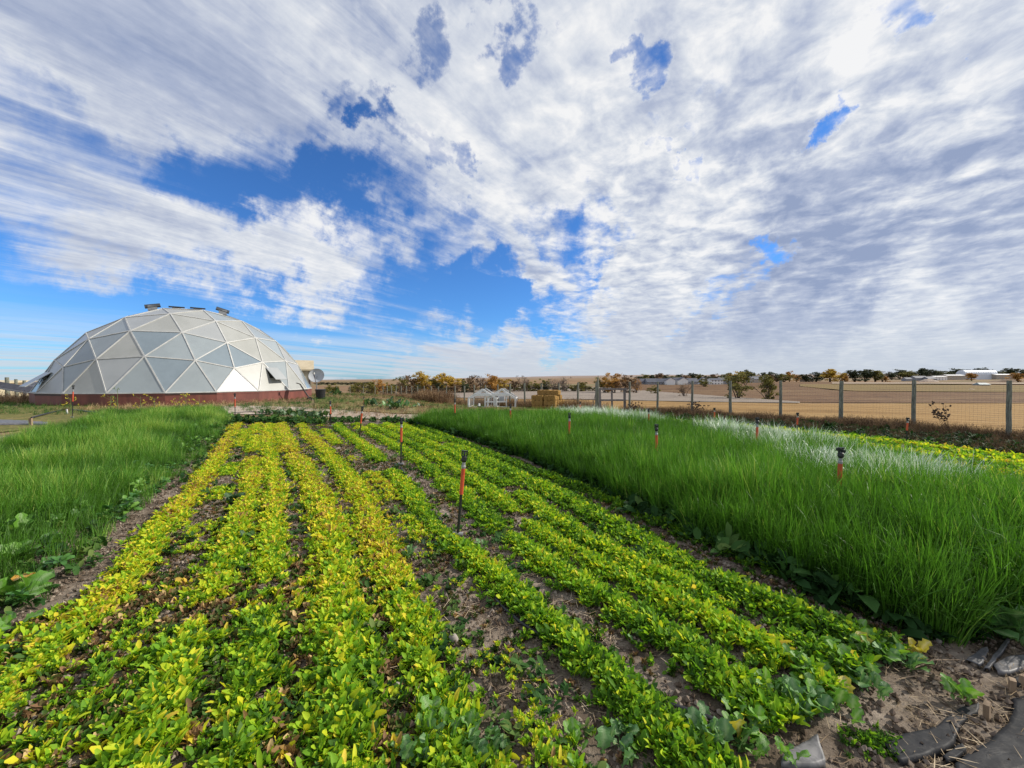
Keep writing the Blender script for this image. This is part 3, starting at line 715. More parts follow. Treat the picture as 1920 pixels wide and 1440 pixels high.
# beige shed behind the dome
M['beige'] = simple('weathered_beige_siding', (.36, .32, .24), (.27, .24, .18), .8, 3, stretch=(6, 6, .3))
M['tanroof'] = simple('tan_roofing', (.52, .44, .31), (.44, .37, .25), .8, 2)
def shed(name, loc, rz, w_, d_, h_, rh, wallm, roofm, label, flat=False):
    t = empty(name, loc, rz, label, 'shed')
    MB().box((0, 0, h_ / 2 - .2), (w_, d_, h_ + .4)).build('wall', wallm, t)
    ov = .2
    if flat:
        MB().add([(-w_ / 2 - ov, -d_ / 2 - ov, h_), (w_ / 2 + ov, -d_ / 2 - ov, h_), (w_ / 2 + ov, d_ / 2 + ov, h_ + rh), (-w_ / 2 - ov, d_ / 2 + ov, h_ + rh), (-w_ / 2 - ov, -d_ / 2 - ov, h_ + .15), (w_ / 2 + ov, -d_ / 2 - ov, h_ + .15), (w_ / 2 + ov, d_ / 2 + ov, h_ + rh + .15), (-w_ / 2 - ov, d_ / 2 + ov, h_ + rh + .15)],
                 [(3, 2, 1, 0), (4, 5, 6, 7), (0, 1, 5, 4), (1, 2, 6, 5), (2, 3, 7, 6), (3, 0, 4, 7)]).build('roof', roofm, t)
    else:
        e = .12
        for s_ in (-1, 1):
            vs = [(-w_ / 2 - ov, s_ * (d_ / 2 + ov), h_ - .05), (w_ / 2 + ov, s_ * (d_ / 2 + ov), h_ - .05), (w_ / 2 + ov, s_ * .0, h_ + rh), (-w_ / 2 - ov, s_ * .0, h_ + rh)]
            MB().add(vs + [(x, y, z + e) for x, y, z in vs], [(0, 1, 2, 3), (4, 7, 6, 5), (0, 4, 5, 1), (1, 5, 6, 2), (2, 6, 7, 3), (3, 7, 4, 0)]).build('roof_slope', roofm, t)
        for s_ in (-1, 1):
            MB().add([(s_ * w_ / 2, -d_ / 2, h_), (s_ * w_ / 2, d_ / 2, h_), (s_ * w_ / 2, 0, h_ + rh - .02), (s_ * (w_ / 2 - .06), -d_ / 2, h_), (s_ * (w_ / 2 - .06), d_ / 2, h_), (s_ * (w_ / 2 - .06), 0, h_ + rh - .02)],
                     [(0, 1, 2), (5, 4, 3), (0, 3, 4, 1), (1, 4, 5, 2), (2, 5, 3, 0)]).build('gable', wallm, t)
    return t
p = AT(556, 34)
sh1 = shed('garden_shed', (p.x, p.y, float(T(p.x, p.y))), R(28), 2.3, 2.3, 2.25, .75, M['beige'], M['tanroof'], 'small weathered beige shed with tan roof right behind the dome')
MB().box((1.0, -1.17, 1.0), (.12, .06, 2.2)).build('corner_board', M['trimdark'], sh1)
# far-left pale building, long sloping rack
M['cream'] = simple('cream_siding', (.58, .50, .34), (.5, .43, .29), .8, 2, stretch=(1, 1, 5))
p = AT(-60, 44); shed('cream_barn', (p.x, p.y, p.z), R(-12), 8.6, 6, 2.2, .5, M['cream'], M['cream'], 'low cream coloured barn wall at the far left edge', True)
M['darkrack'] = simple('dark_grey_panel', (.10, .10, .12), (.06, .06, .075), .4, 3)
rk = empty('solar_rack', (AT(10, 31).x, 31, AT(10, 31).z), 0, 'long dark grey sloping panel rack left of the dome', 'solar panels')
a0, a1 = Vector((-4.2, -.2, 2.15)), Vector((1.7, .4, 1.0))
MB().bar(a0, a1, .5, .08, (0, -.9, .5)).build('panel_board', M['darkrack'], rk)
MB().bar(a0 + Vector((0, -.35, -.2)), a1 + Vector((0, -.35, -.2)), .1, .1).build('edge_rail', M['greymetal'], rk)
MB().bar(Vector((.2, 1.4, 1.5)), Vector((2.2, 1.6, 1.15)), 1.0, .1, (0, -.3, 1)).build('panel_board', M['darkrack'], rk)
for t_ in (.1, .5, .9):
    q = a0 + (a1 - a0) * t_; MB().bar((q.x, q.y, -.3), (q.x, q.y, q.z - .07), .1).build('leg', M['greymetal'], rk)
MB().bar((.4, 1.4, -.3), (.4, 1.4, 1.42), .1).build('leg', M['greymetal'], rk); MB().bar((2.0, 1.6, -.3), (2.0, 1.6, 1.1), .1).build('leg', M['greymetal'], rk)

# satellite dish
M['dish'] = simple('dish_grey', (.42, .44, .46), (.36, .38, .40), .45, 4)
pd = G(594, 749); dz = pd.y
dsh = empty('satellite_dish', pd, 0, 'round grey satellite dish on a thin pole to the right of the dome', 'satellite dish')
poleh = 1.3
MB().tube([(0, 0, -.2), (0, 0, poleh)], .035, 8).build('pole', M['greymetal'], dsh)
rad = 13.5 / F * dz; cz = 45 / F * dz
dn = Vector((.25, -1, .35)).normalized(); ax = dn.cross(Vector((0, 0, 1))).normalized(); ay = ax.cross(dn)
ctr = Vector((0, -.05, cz)); mb = MB(); vs = [ctr - dn * .16]; fs = []
for k in range(1, 7):
    for j in range(28):
        t = 2 * math.pi * j / 28; q = k / 6
        vs.append(ctr + (ax * math.cos(t) + ay * math.sin(t)) * rad * q - dn * .16 * (1 - q * q))
for j in range(28): fs.append((0, 1 + j, 1 + (j + 1) % 28))
for k in range(5):
    for j in range(28): fs.append((1 + k * 28 + j, 1 + (k + 1) * 28 + j, 1 + (k + 1) * 28 + (j + 1) % 28, 1 + k * 28 + (j + 1) % 28))
mb.add(vs, fs); bk = [v - dn * .02 for v in vs]; mb.add(bk, [f[::-1] for f in fs]); mb.build('reflector', M['dish'], dsh, True)
MB().tube([ctr + (ax * math.cos(2 * math.pi * j / 28) + ay * math.sin(2 * math.pi * j / 28)) * rad for j in range(29)], .014, 5).build('rim', M['greymetal'], dsh)
feed = ctr + dn * .52 - ay * .02 + ax * .06
MB().tube([ctr - ay * rad * .98, feed], .022, 6).build('feed_arm', M['trimdark'], dsh)
MB().box(feed, (.12, .12, .14)).build('feed_horn', M['batten'], dsh)
MB().bar((0, 0, poleh - .1), ctr - dn * .14, .07).build('mount_bracket', M['greymetal'], dsh)
# bin
M['binblack'] = simple('black_plastic', (.018, .018, .02), None, .45)
pb = G(601, 749); bn = empty('trash_bin', pb, 0, 'round black plastic bin beside the satellite dish pole', 'bin')
sc_ = pb.y / F
MB().tube([(0, 0, 0), (0, 0, 18 * sc_)], [7.2 * sc_, 9 * sc_], 20).build('bucket', M['binblack'], bn, False)
MB().tube([(0, 0, 17.4 * sc_), (0, 0, 19.2 * sc_)], [9.6 * sc_, 9.6 * sc_], 20).build('rim', M['binblack'], bn)
MB().tube([(0, 0, 10 * sc_), (0, 0, 10.8 * sc_)], [8.6 * sc_, 8.6 * sc_], 20).build('band', M['binblack'], bn)
# hand truck leaning on the wall
ph = G(580, 751); ht = empty('hand_truck', ph, R(35), 'dark hand truck leaning on the right end of the dome wall', 'hand truck')
M['darkmetal'] = simple('dark_metal', (.04, .04, .045), None, .4, metal=.4)
tp = Vector((-.55, .1, 1.15))
for s_ in (-.22, .22):
    MB().tube([(0, s_, .15), tp + Vector((0, s_, 0)), tp + Vector((-.22, s_ * .9, .08))], .028, 6).build('side_rail', M['darkmetal'], ht)
    MB().tube([(0.02, s_ * 1.35 - .03, .13), (0.02, s_ * 1.35 + .03, .13)], .13, 14).build('wheel', M['binblack'], ht)
for k in range(4):
    q = Vector((0, 0, .15)).lerp(tp, .1 + k * .27); MB().bar(q + Vector((0, -.22, 0)), q + Vector((0, .22, 0)), .035).build('crossbar', M['greymetal'], ht)
MB().box((.14, 0, .05), (.26, .44, .015)).build('toe_plate', M['greymetal'], ht)

# ------------------------------------------------------------------ wire fences
m, g, o = mat('weathered_post'); M['post'] = m
tcn = g.n('ShaderNodeTexCoord').outputs['Object']; a = g.noise(g.mapv(tcn, (1, 1, .12)), 45, 6, .7).outputs[0]; b = g.noise(tcn, 5, 4).outputs[0]
cc = g.mix(g.ss(a, .35, .65), (.10, .10, .082), (.27, .28, .23)); cc = g.mix(g.ss(b, .5, .7), cc, (.19, .21, .15))
pbsdf(g, o, cc, .85, bump=a, bstr=.5, bdist=.01, spec=.2)
M['wire'] = simple('fence_wire', (.16, .155, .15), (.10, .09, .08), .5, 30, metal=.5)
def post_mesh(r0, h, seed, n=10):
    r = random.Random(seed); pts = [(r.uniform(-.006, .006), r.uniform(-.006, .006), z) for z in (-.3, h * .25, h * .5, h * .8, h)]
    return MB().tube(pts, [r0 * k for k in (1.05, 1.02, 1, .96, .93)], n).mesh('post', M['post'], False)
def fence(name, plist, r0, label, group, Hp=1.65, mesh_z=(.05, 1.45), dz_=.055, dx_=.075, wr=.0011):
    t = empty(name, plist[0], 0, label, 'fence', group); inv = Vector(plist[0])
    for i, p in enumerate(plist):
        o = newobj('post', post_mesh(r0 * rnd.uniform(.9, 1.1), Hp * rnd.uniform(.98, 1.02), i), t)
        o.location = Vector(p) - inv; o.rotation_euler = (rnd.uniform(-.012, .012), rnd.uniform(-.012, .012), rnd.uniform(0, 6))
    # woven wire: square sectioned wires, one joined mesh
    V = []; Q = []
    def wireseg(a, b, w_):
        d = (b - a).normalized(); s_ = d.cross(Vector((0, 0, 1)))
        if s_.length < .1: s_ = Vector((1, 0, 0))
        s_.normalize(); u_ = s_.cross(d).normalized(); k = len(V)
        for q in (a, b):
            V.extend([tuple(q + s_ * w_), tuple(q - s_ * .5 * w_ + u_ * .87 * w_), tuple(q - s_ * .5 * w_ - u_ * .87 * w_)])
        for i in range(3):
            j = (i + 1) % 3; Q.append((k + i, k + j, k + 3 + j, k + 3 + i))
    for a, b in zip(plist[:-1], plist[1:]):
        a, b = Vector(a) - inv, Vector(b) - inv; L_ = (b - a).length
        off = Vector((b.y - a.y, a.x - b.x, 0)).normalized() * (-r0 - .004)
        z = mesh_z[0]; k = 0
        while z < mesh_z[1]:
            sag = rnd.uniform(-.008, .008); m_ = (a + b) / 2 + off + Vector((0, 0, z + sag))
            wireseg(a + off + Vector((0, 0, z)), m_, wr * (1.5 if k % 6 == 0 else 1)); wireseg(m_, b + off + Vector((0, 0, z)), wr * (1.5 if k % 6 == 0 else 1)); z += dz_; k += 1
        n = int(L_ / dx_)
        for i in range(n):
            q = a.lerp(b, i / n) + off; wireseg(q + Vector((0, 0, mesh_z[0])), q + Vector((0, 0, mesh_z[1])), wr * .9)
    o = newobj('wire_mesh', npmesh('wire_mesh', V, Q, M['wire'], smooth=False), t); o['kind'] = 'stuff'
    return t
def fp(px, d): 
    return AT(px, d)
right_posts = [Vector((16.4, 7.0, 0)), Vector((14.6, 8.6, 0))] + [fp(*q) for q in ((1893, 10.04), (1714, 11.9), (1577, 13.3), (1464, 14.7), (1370, 16.1), (1298, 17.6), (1233, 19.1), (1180.5, 20.3))]
fence('wire_fence', right_posts, .055, 'woven wire fence on grey round posts along the right side of the garden', 'fences', 1.6)
back_posts = [fp(*q) for q in ((1118, 22.6), (1083.6, 24.1), (1047.5, 24.9), (1015, 25.5), (984, 26.2), (956, 27.6), (933, 28.8), (910, 30), (889, 31.4), (870.6, 32.8), (853, 34.4), (837, 36.2), (822, 38), (808.5, 40), (795, 42), (783, 44), (772, 46), (762, 48), (752, 50), (742.6, 52), (734, 54), (726, 56), (718, 58), (703, 61), (681, 64), (656, 68), (631, 72))]
fence('wire_fence', back_posts, .06, 'long wire fence of many thin posts running away behind the coops', 'fences', 1.62, (.05, 1.45), .2, .25, .0022)
lp = [fp(*q) for q in ((-45, 36), (13.8, 36), (30.6, 38.5), (45, 41), (58, 43), (69.5, 47), (84, 50))]
for q in lp: q.z -= .02
fence('wire_fence', lp, .13, 'short run of dark posts at the far left beside the dome', 'fences', 2.35, (.3, 1.9), .3, .4, .003)

# wooden gate with its tall tapered post
M['greywood'] = simple('grey_timber', (.24, .215, .20), (.15, .135, .13), .85, 12, stretch=(1, 1, .2), bump=.3)
gy = 20.6
gp = AT(1155, gy); gate = empty('wooden_gate', gp, 0, 'open grey timber gate frame with two rails beside the fence', 'gate')
u = gy / F
def gx(px): return (px - 1155) * u
gh = lambda py: (773 - py) * u
MB().bar((gx(1126.5), 0, -.1), (gx(1124.5), 0, gh(728)), .10, .07, (0, 1, 0)).build('gate_post', M['greywood'], gate)
MB().bar((gx(1172), 0, -.1), (gx(1171), 0, gh(729)), .12, .07, (0, 1, 0)).build('gate_post', M['greywood'], gate)
MB().bar((gx(1148.5), .045, -.1), (gx(1147.5), .045, gh(729)), .09, .04, (0, 1, 0)).build('middle_post', M['greywood'], gate)
MB().bar((gx(1125), -.055, gh(729.5)), (gx(1175), -.055, gh(729.8)), .04, .10).build('rail', M['greywood'], gate)
MB().bar((gx(1126), -.055, gh(750.5)), (gx(1173), -.055, gh(750.5)), .04, .09).build('rail', M['greywood'], gate)
tp_ = AT(1121.5, 20.9); tt = empty('tapered_post', tp_, 0, 'tall tapering pale grey post with a slanting brace beside the gate', 'post')
MB().tube([(0, 0, -.2), (-.03, 0, 1.0), (-.02, 0, 1.5), (.0, 0, 1.95)], [.13, .12, .07, .012], 10).build('shaft', M['post'], tt)
MB().bar((-.36, .1, .0), (-.03, .03, 1.35), .035).build('brace', M['greywood'], tt)
MB().bar((-.06, -.09, .6), (.0, -.02, 1.78), .04).build('splint', M['greywood'], tt)

# ------------------------------------------------------------------ white framed mesh coops
M['whiteframe'] = simple('white_pipe', (.80, .80, .78), (.7, .7, .68), .4, 6)
m, g, o = mat('fine_netting'); M['net'] = m
tcn = g.n('ShaderNodeTexCoord').outputs['Object']
pr = pbsdf(g, None, (.16, .16, .165), .6); tr = g.n('ShaderNodeBsdfTransparent'); ms = g.n('ShaderNodeMixShader'); ms.inputs[0].default_value = .34
g.L.new(tr.outputs[0], ms.inputs[1]); g.L.new(pr.outputs[0], ms.inputs[2]); g.L.new(ms.outputs[0], o.inputs[0])
cy = 26.0; cu = cy / F
def coop(cx, base_py, hw, eave, ridge, depth, label, door):
    q = AT(cx, cy); t = empty('chicken_coop', q, R(-4), label, 'coop', 'white framed mesh coops')
    hw *= cu; ev = eave * cu; rg = ridge * cu
    for y_, k in ((0, 2.1), (depth, 1.2)):
        w_ = .055 * k
        for s_ in (-1, 1):
            MB().bar((s_ * hw, y_, -.05), (s_ * hw, y_, ev), w_).build('upright', M['whiteframe'], t)
            MB().bar((s_ * (hw + .015), y_ - .002, ev - .01), (0, y_ - .002, rg), w_).build('rafter', M['whiteframe'], t)
        MB().bar((-hw * .62, y_ - .05, ev + (rg - ev) * .40), (hw * .62, y_ - .05, ev + (rg - ev) * .40), w_ * 1.3).build('collar_tie', M['whiteframe'], t)
    for s_ in (-1, 1):
        MB().bar((s_ * hw, .03, ev - .03), (s_ * hw, depth - .03, ev - .03), .05).build('eave_rail', M['whiteframe'], t)
        MB().bar((s_ * hw, .03, .02), (s_ * hw, depth - .03, .02), .05).build('sill_rail', M['whiteframe'], t)
        MB().add([(s_ * hw, .05, .05), (s_ * hw, depth - .05, .05), (s_ * hw, depth - .05, ev - .06), (s_ * hw, .05, ev - .06)] + [(s_ * (hw - .01), a, b) for a, b in ((.05, .05), (depth - .05, .05), (depth - .05, ev - .06), (.05, ev - .06))], [(0, 1, 2, 3), (7, 6, 5, 4)]).build('netting', M['net'], t)
    MB().bar((0, .03, rg - .01), (0, depth - .03, rg - .01), .045).build('ridge_pole', M['greymetal'], t)
    MB().bar((-hw + .03, 0, .03), (hw - .03, 0, .03), .08).build('sill_rail', M['whiteframe'], t)
    MB().add([(-hw + .03, depth, .05), (hw - .03, depth, .05), (hw - .03, depth, ev), (0, depth, rg - .05), (-hw + .03, depth, ev)], [(0, 1, 2, 3, 4)]).build('netting', M['net'], t)
    for x_ in door:
        MB().bar((x_ * hw, -.003, .055), (x_ * hw, -.003, ev + (rg - ev) * .36), .085).build('door_stile', M['whiteframe'], t)
    a_, b_ = door[0] * hw, door[1] * hw
    MB().bar((a_ + .03, -.004, ev * .62), (b_ - .03, -.004, ev * .62), .075).build('door_rail', M['whiteframe'], t)
    return t
c1 = coop(904.5, 763, 26, 17.5, 34, 1.9, 'left one of the two white framed mesh chicken coops', (.2, .85))
c2 = coop(940.5, 764, 26, 17.5, 34.5, 1.9, 'right one of the two white framed mesh chicken coops, next to the straw bales', (-.55, .35))
MB().box((-.1, 1.2, .5), (.36, .3, .4)).build('nest_box', M['dish'], c2)
wb = AT(898, 25.6); wt = empty('drinker', wb, 0, 'small dark and white poultry drinker at the front of the left coop', 'drinker')
MB().tube([(0, 0, 0), (0, 0, .12)], [.13, .13], 12).build('basin', M['binblack'], wt); MB().tube([(0, 0, .12), (.02, 0, .3)], [.09, .05], 12).build('tank', M['whiteframe'], wt)

# ------------------------------------------------------------------ straw bales
m, g, o = mat('straw_bale'); M['bale'] = m
tcn = g.n('ShaderNodeTexCoord').outputs['Object']
a = g.noise(g.mapv(tcn, (30, 6, 60)), 1.0, 7, .75).outputs[0]; b = g.noise(tcn, 7, 4).outputs[0]; oi = g.n('ShaderNodeObjectInfo').outputs['Random']
cc = g.mix(g.ss(a, .35, .65), (.20, .115, .035), (.44, .28, .10)); cc = g.mix(g.m('MULTIPLY', oi, .35), cc, (.28, .16, .05)); cc = g.mix(g.ss(b, .55, .75), cc, (.24, .15, .055))
pbsdf(g, o, cc, .95, bump=a, bstr=1.0, bdist=.03, spec=.1)
def bale_mesh(seed, L, W, H):
    r = random.Random(seed); nx, ny, nz = 9, 4, 4
    V = {}; vs = []; fs = []
    def vv_(i, j, k):
        if (i, j, k) not in V:
            x, y, z = -L / 2 + L * i / nx, -W / 2 + W * j / ny, H * k / nz
            ex = 1 - .04 * ((abs(2 * j / ny - 1) > .9) + (abs(2 * k / nz - 1) > .9))
            V[(i, j, k)] = len(vs); jt = .012
            gr = -.018 if i in (3, 6) else 0
            sy = 1 + gr / W * 2; x *= ex
            vs.append((x + r.uniform(-jt, jt), y * sy * (1 - .03 * (i in (0, nx))) + r.uniform(-jt, jt), H / 2 + (z - H / 2) * (1 + gr / H * 2) * (1 - .04 * (i in (0, nx))) + r.uniform(-jt, jt)))
        return V[(i, j, k)]
    for i in range(nx):
        for j in range(ny):
            fs.append((vv_(i, j, 0), vv_(i, j + 1, 0), vv_(i + 1, j + 1, 0), vv_(i + 1, j, 0))); fs.append((vv_(i, j, nz), vv_(i + 1, j, nz), vv_(i + 1, j + 1, nz), vv_(i, j + 1, nz)))
        for k in range(nz):
            fs.append((vv_(i, 0, k), vv_(i + 1, 0, k), vv_(i + 1, 0, k + 1), vv_(i, 0, k + 1))); fs.append((vv_(i, ny, k), vv_(i, ny, k + 1), vv_(i + 1, ny, k + 1), vv_(i + 1, ny, k)))
    for j in range(ny):
        for k in range(nz):
            fs.append((vv_(0, j, k), vv_(0, j, k + 1), vv_(0, j + 1, k + 1), vv_(0, j + 1, k))); fs.append((vv_(nx, j, k), vv_(nx, j + 1, k), vv_(nx, j + 1, k + 1), vv_(nx, j, k + 1)))
    me = bpy.data.meshes.new('bale'); me.from_pydata(vs, [], fs); me.materials.append(M['bale']); return me
M['twine'] = simple('orange_twine', (.45, .25, .08), None, .7)
BL, BW, BH = .80, .44, .30
bmesh_v = [bale_mesh(i, BL * .94, BW * .94, BH * .97) for i in range(5)]
def twine_mesh(): 
    mb = MB()
    for x_ in (-BL / 6, BL / 6):
        w2, h2 = BW / 2 * .965, BH
        mb.tube([(x_, -w2, 0), (x_, -w2, h2), (x_, w2, h2), (x_, w2, 0)], .006, 4)
    return mb.mesh('twine', M['twine'])
tw = twine_mesh()
BP = AT(1020, 23.6); brz = R(-27)
def bale(ix, iy, tier, label, dx=0, dy=0, rz=0.0):
    cx_, sx_ = math.cos(brz), math.sin(brz)
    lx = ix * (BL + .01) + dx + rnd.uniform(-.02, .02); ly = iy * (BW + .015) + dy + rnd.uniform(-.015, .015)
    x = BP.x + lx * cx_ - ly * sx_; y = BP.y + lx * sx_ + ly * cx_
    t = empty('straw_bale', (x, y, BP.z - .05 + tier * BH), brz + rz + rnd.uniform(-.03, .03), label, 'straw bale', 'straw bales in the stack')
    newobj('straw_block', bmesh_v[rnd.randrange(5)], t); newobj('twine', tw, t)
tn = ['bottom', 'second', 'third']
rown = ['front row', 'second row from the front', 'third row from the front', 'back row']
for tier in range(3):
    for ix in (0, 1):
        for iy in range(4):
            if tier == 2 and iy == 3: continue
            bale(ix - .5, iy, tier, f"{'left' if ix == 0 else 'right'} straw bale, {rown[iy]}, {tn[tier]} layer of the stack", dx=(.07 if tier == 0 and ix == 0 else 0) + .03 * (tier == 1))
bale(-.28, 1.1, 3, 'left straw bale on the very top of the stack', rz=.05); bale(.62, .9, 3, 'right straw bale on the very top of the stack', rz=-.04); bale(.2, 2.2, 3, 'straw bale lying on top of the stack behind the other two')


# ------------------------------------------------------------------ far buildings
M['roofdark'] = simple('slate_grey_roof', (.085, .095, .125), (.06, .065, .09), .7, .3)
M['wallwhite'] = simple('white_siding', (.82, .81, .78), (.74, .73, .70), .7, .3)
M['walltan'] = simple('tan_siding', (.40, .35, .28), (.33, .29, .23), .7, .3)
M['wallgrey'] = simple('grey_siding', (.27, .28, .30), (.2, .21, .23), .7, .3)
M['glass'] = simple('dark_window_glass', (.03, .035, .045), None, .15)
M['steelwhite'] = simple('white_ribbed_metal', (.66, .70, .76), (.58, .62, .68), .4, .15)
def house(px, y, w_, d_, h_, rh, rz, wm, rm, label, nwin=4, cat='house', group='houses along the far road', name='house', gar=False):
    p = AT(px, y); t = empty(name, p, rz, label, cat, group)
    MB().box((0, 0, h_ / 2 - 1), (w_, d_, h_ + 2)).build('wall', wm, t)
    ov = .5; e = .25
    for s_ in (-1, 1):
        vs = [(-w_ / 2 - ov, s_ * (d_ / 2 + ov), h_ - .25), (w_ / 2 + ov, s_ * (d_ / 2 + ov), h_ - .25), (w_ / 2 + ov, 0, h_ + rh), (-w_ / 2 - ov, 0, h_ + rh)]
        MB().add(vs + [(x, y_, z + e) for x, y_, z in vs], [(0, 1, 2, 3), (4, 7, 6, 5), (0, 4, 5, 1), (1, 5, 6, 2), (2, 6, 7, 3), (3, 7, 4, 0)]).build('roof', rm, t)
    for s_ in (-1, 1):
        MB().add([(s_ * w_ / 2, -d_ / 2, h_), (s_ * w_ / 2, d_ / 2, h_), (s_ * w_ / 2, 0, h_ + rh - .05), (s_ * (w_ / 2 - .2), -d_ / 2, h_), (s_ * (w_ / 2 - .2), d_ / 2, h_), (s_ * (w_ / 2 - .2), 0, h_ + rh - .05)], [(0, 1, 2), (5, 4, 3), (0, 3, 4, 1), (1, 4, 5, 2), (2, 5, 3, 0)]).build('gable', wm, t)
    for k in range(nwin):
        x_ = -w_ / 2 + w_ * (k + .5) / nwin
        for z_ in ([1.6] if h_ < 4.5 else [1.5, 4.3]):
            fr_ = MB().box((x_, -d_ / 2 - .04, z_), (1.5, .1, 1.5)).build('window', M['wallwhite'], t)
            MB().box((x_, -d_ / 2 - .10, z_), (1.15, .06, 1.15)).build('pane', M['glass'], fr_)
    return t
for a_ in [(1204, 430, 13, 9, 3.2, 3.6, .05, 'wallgrey', 'slate roofed grey house at the left end of the far row', 3),
           (1222, 425, 14, 9, 3.2, 3.8, .1, 'wallgrey', 'second slate roofed house from the left in the far row', 4),
           (1243, 425, 14, 9, 3.2, 3.6, -.05, 'wallgrey', 'far slate roofed house seen just right of a fence post', 4),
           (1256, 415, 8, 9, 5.4, 2.6, 1.45, 'wallwhite', 'narrow white gabled house facing the field, left of two', 1),
           (1267, 430, 13, 9, 3.6, 4.2, .0, 'wallgrey', 'dark violet roofed house between two white gabled houses', 3),
           (1279, 418, 9, 9, 5.4, 2.8, 1.5, 'wallwhite', 'narrow white gabled house facing the field, right of two', 1),
           (1293, 430, 15, 9, 3.4, 3.6, .1, 'wallgrey', 'low slate roofed house right of the white gabled pair', 4),
           (1318, 440, 10, 9, 5.2, 3.0, 1.3, 'wallwhite', 'white gabled house half hidden by a yellow bush', 1),
           (1340, 430, 14, 9, 5.4, 1.6, .1, 'wallwhite', 'flat looking white two storey house in the far row', 4),
           (1358, 435, 14, 9, 4.8, 3.2, .05, 'wallgrey', 'blue grey house right of the white two storey house', 4),
           (1414, 520, 14, 10, 5, 3.6, .2, 'walltan', 'pale far house behind the round olive tree', 3),
           (1430, 540, 16, 10, 5, 4, .1, 'walltan', 'tan far house right of the pale one above the olive tree', 3),
           (1512, 620, 14, 10, 5, 3.4, .1, 'walltan', 'small reddish tan house beside the orange tree', 3)]:
    house(*a_[:7], M[a_[7]], M['roofdark'], a_[8], a_[9])
for a_ in [(1757, 760, 24, 14, 7, 1.2, .0, 'wallwhite', 'white farm building with dark openings left of the rounded hall', 4),
           (1785, 780, 36, 16, 8.5, 1.6, .0, 'walltan', 'long low tan shed joined to the left of the rounded white hall', 5),
           (1878, 780, 40, 16, 9, 1.6, .0, 'walltan', 'long low tan shed right of the rounded white hall', 5),
           (1722, 740, 26, 14, 5, 4, .05, 'wallgrey', 'dark roofed farm building in front of the tree line', 4),
           (1742, 730, 18, 12, 4, 3.5, .1, 'wallgrey', 'small dark roofed building next to a brown dirt mound', 3),
           (1700, 700, 12, 8, 4, 2.4, .1, 'wallgrey', 'low grey outbuilding at the left end of the farm yard', 3)]:
    house(*a_[:7], M[a_[7]], M['wallwhite'] if 'tan' in a_[7] or 'white' in a_[7] else M['roofdark'], a_[8], a_[9], 'farm building', 'farm buildings on the right horizon', 'farm_building')
# rounded white hall
p = AT(1831, 790); qh = empty('rounded_hall', p, 0, 'big white barrel roofed metal hall on the right horizon', 'hall')
hw_, hl_ = 31.5, 20
mb = MB(); N_ = 14
vs = []
for s_ in (-1, 1):
    for k in range(N_ + 1):
        t = math.pi * k / N_; c_ = math.cos(t); s2 = math.sin(t)
        vs.append((s_ * hw_, -hl_ / 2 * c_ * 1.0, 8.5 + 10.5 * s2 if 0 < k < N_ else 8.5))
fs = [(k, k + 1, N_ + 2 + k, N_ + 1 + k) for k in range(N_)] + [tuple(range(N_ + 1)), tuple(range(2 * N_ + 1, N_, -1))]
mb.add(vs, fs).build('barrel_roof', M['steelwhite'], qh)
MB().box((0, 0, 3.2), (hw_ * 2 - .2, hl_ - .2, 10.5)).build('wall', M['steelwhite'], qh)
for k in range(13):
    x_ = -hw_ + 2.4 * 2 * (k + .5)
    if x_ < hw_: MB().tube([(x_, -hl_ / 2 * math.cos(math.pi * j / 10) * 1.01, 8.5 + 10.6 * math.sin(math.pi * j / 10)) for j in range(11)], .18, 4).build('roof_rib', M['wallwhite'], qh)
for x_ in (-20, -2, 18): MB().tube([(x_, 0, 18.7), (x_, 0, 20.4)], 1.0, 8).build('roof_fan', M['wallgrey'], qh)
# teal low tank cover, mound, rubble
M['teal'] = simple('teal_grey_roof', (.20, .27, .28), (.14, .2, .21), .6, .5)
M['mound'] = simple('brown_dirt', (.20, .13, .08), (.12, .08, .05), .95, .4, bump=.5, bd=.5)
M['rubble'] = simple('pale_rubble_pile', (.5, .42, .34), (.22, .14, .09), .95, .8)
p = AT(1840, 330); tk = empty('field_shelter', p, 0, 'low shelter with grey teal roof in the field below the rounded hall', 'shelter')
MB().box((0, 0, .8), (8.4, 5, 2.2)).build('wall', M['wallgrey'], tk)
MB().add([(-5, -3, 1.9), (5, -3, 1.9), (5, 3, 1.9), (-5, 3, 1.9), (-3.6, 0, 3.4), (3.6, 0, 3.4)], [(0, 1, 5, 4), (1, 2, 5), (2, 3, 4, 5), (3, 0, 4), (3, 2, 1, 0)]).build('roof', M['teal'], tk)
def heap(name, px, y, w_, d_, h_, mt_, label, cat, seed):
    p = AT(px, y); a = np.linspace(-1, 1, 22); A_, B_ = np.meshgrid(a, a)
    z = np.clip(1 - np.hypot(A_, B_), 0, 1) ** .8 * h_ * (.6 + .8 * fbm(A_ * 3 + seed, B_ * 3, 3, seed)) - .3
    o = newobj(name, gridmesh(name, np.stack([A_ * w_ / 2, B_ * d_ / 2, z], -1), mt_)); o.location = p
    return tag(o, label, cat)
heap('dirt_mound', 1827, 325, 15, 8, 2.2, M['mound'], 'dark earth mound beside the teal roofed shelter', 'mound', 3)
heap('rubble_pile', 1821, 240, 10, 5, 1.3, M['rubble'], 'pale and brown rubble pile in the field in front of the shelter', 'rubble', 5)
heap('dirt_mound', 1741, 640, 34, 14, 5.5, M['rubble'], 'long pale brown earth heap in front of the dark roofed farm buildings', 'mound', 8)
heap('dirt_mound', 1890, 560, 60, 20, 6, M['mound'], 'broad brown mound at the right edge of the horizon', 'mound', 9)
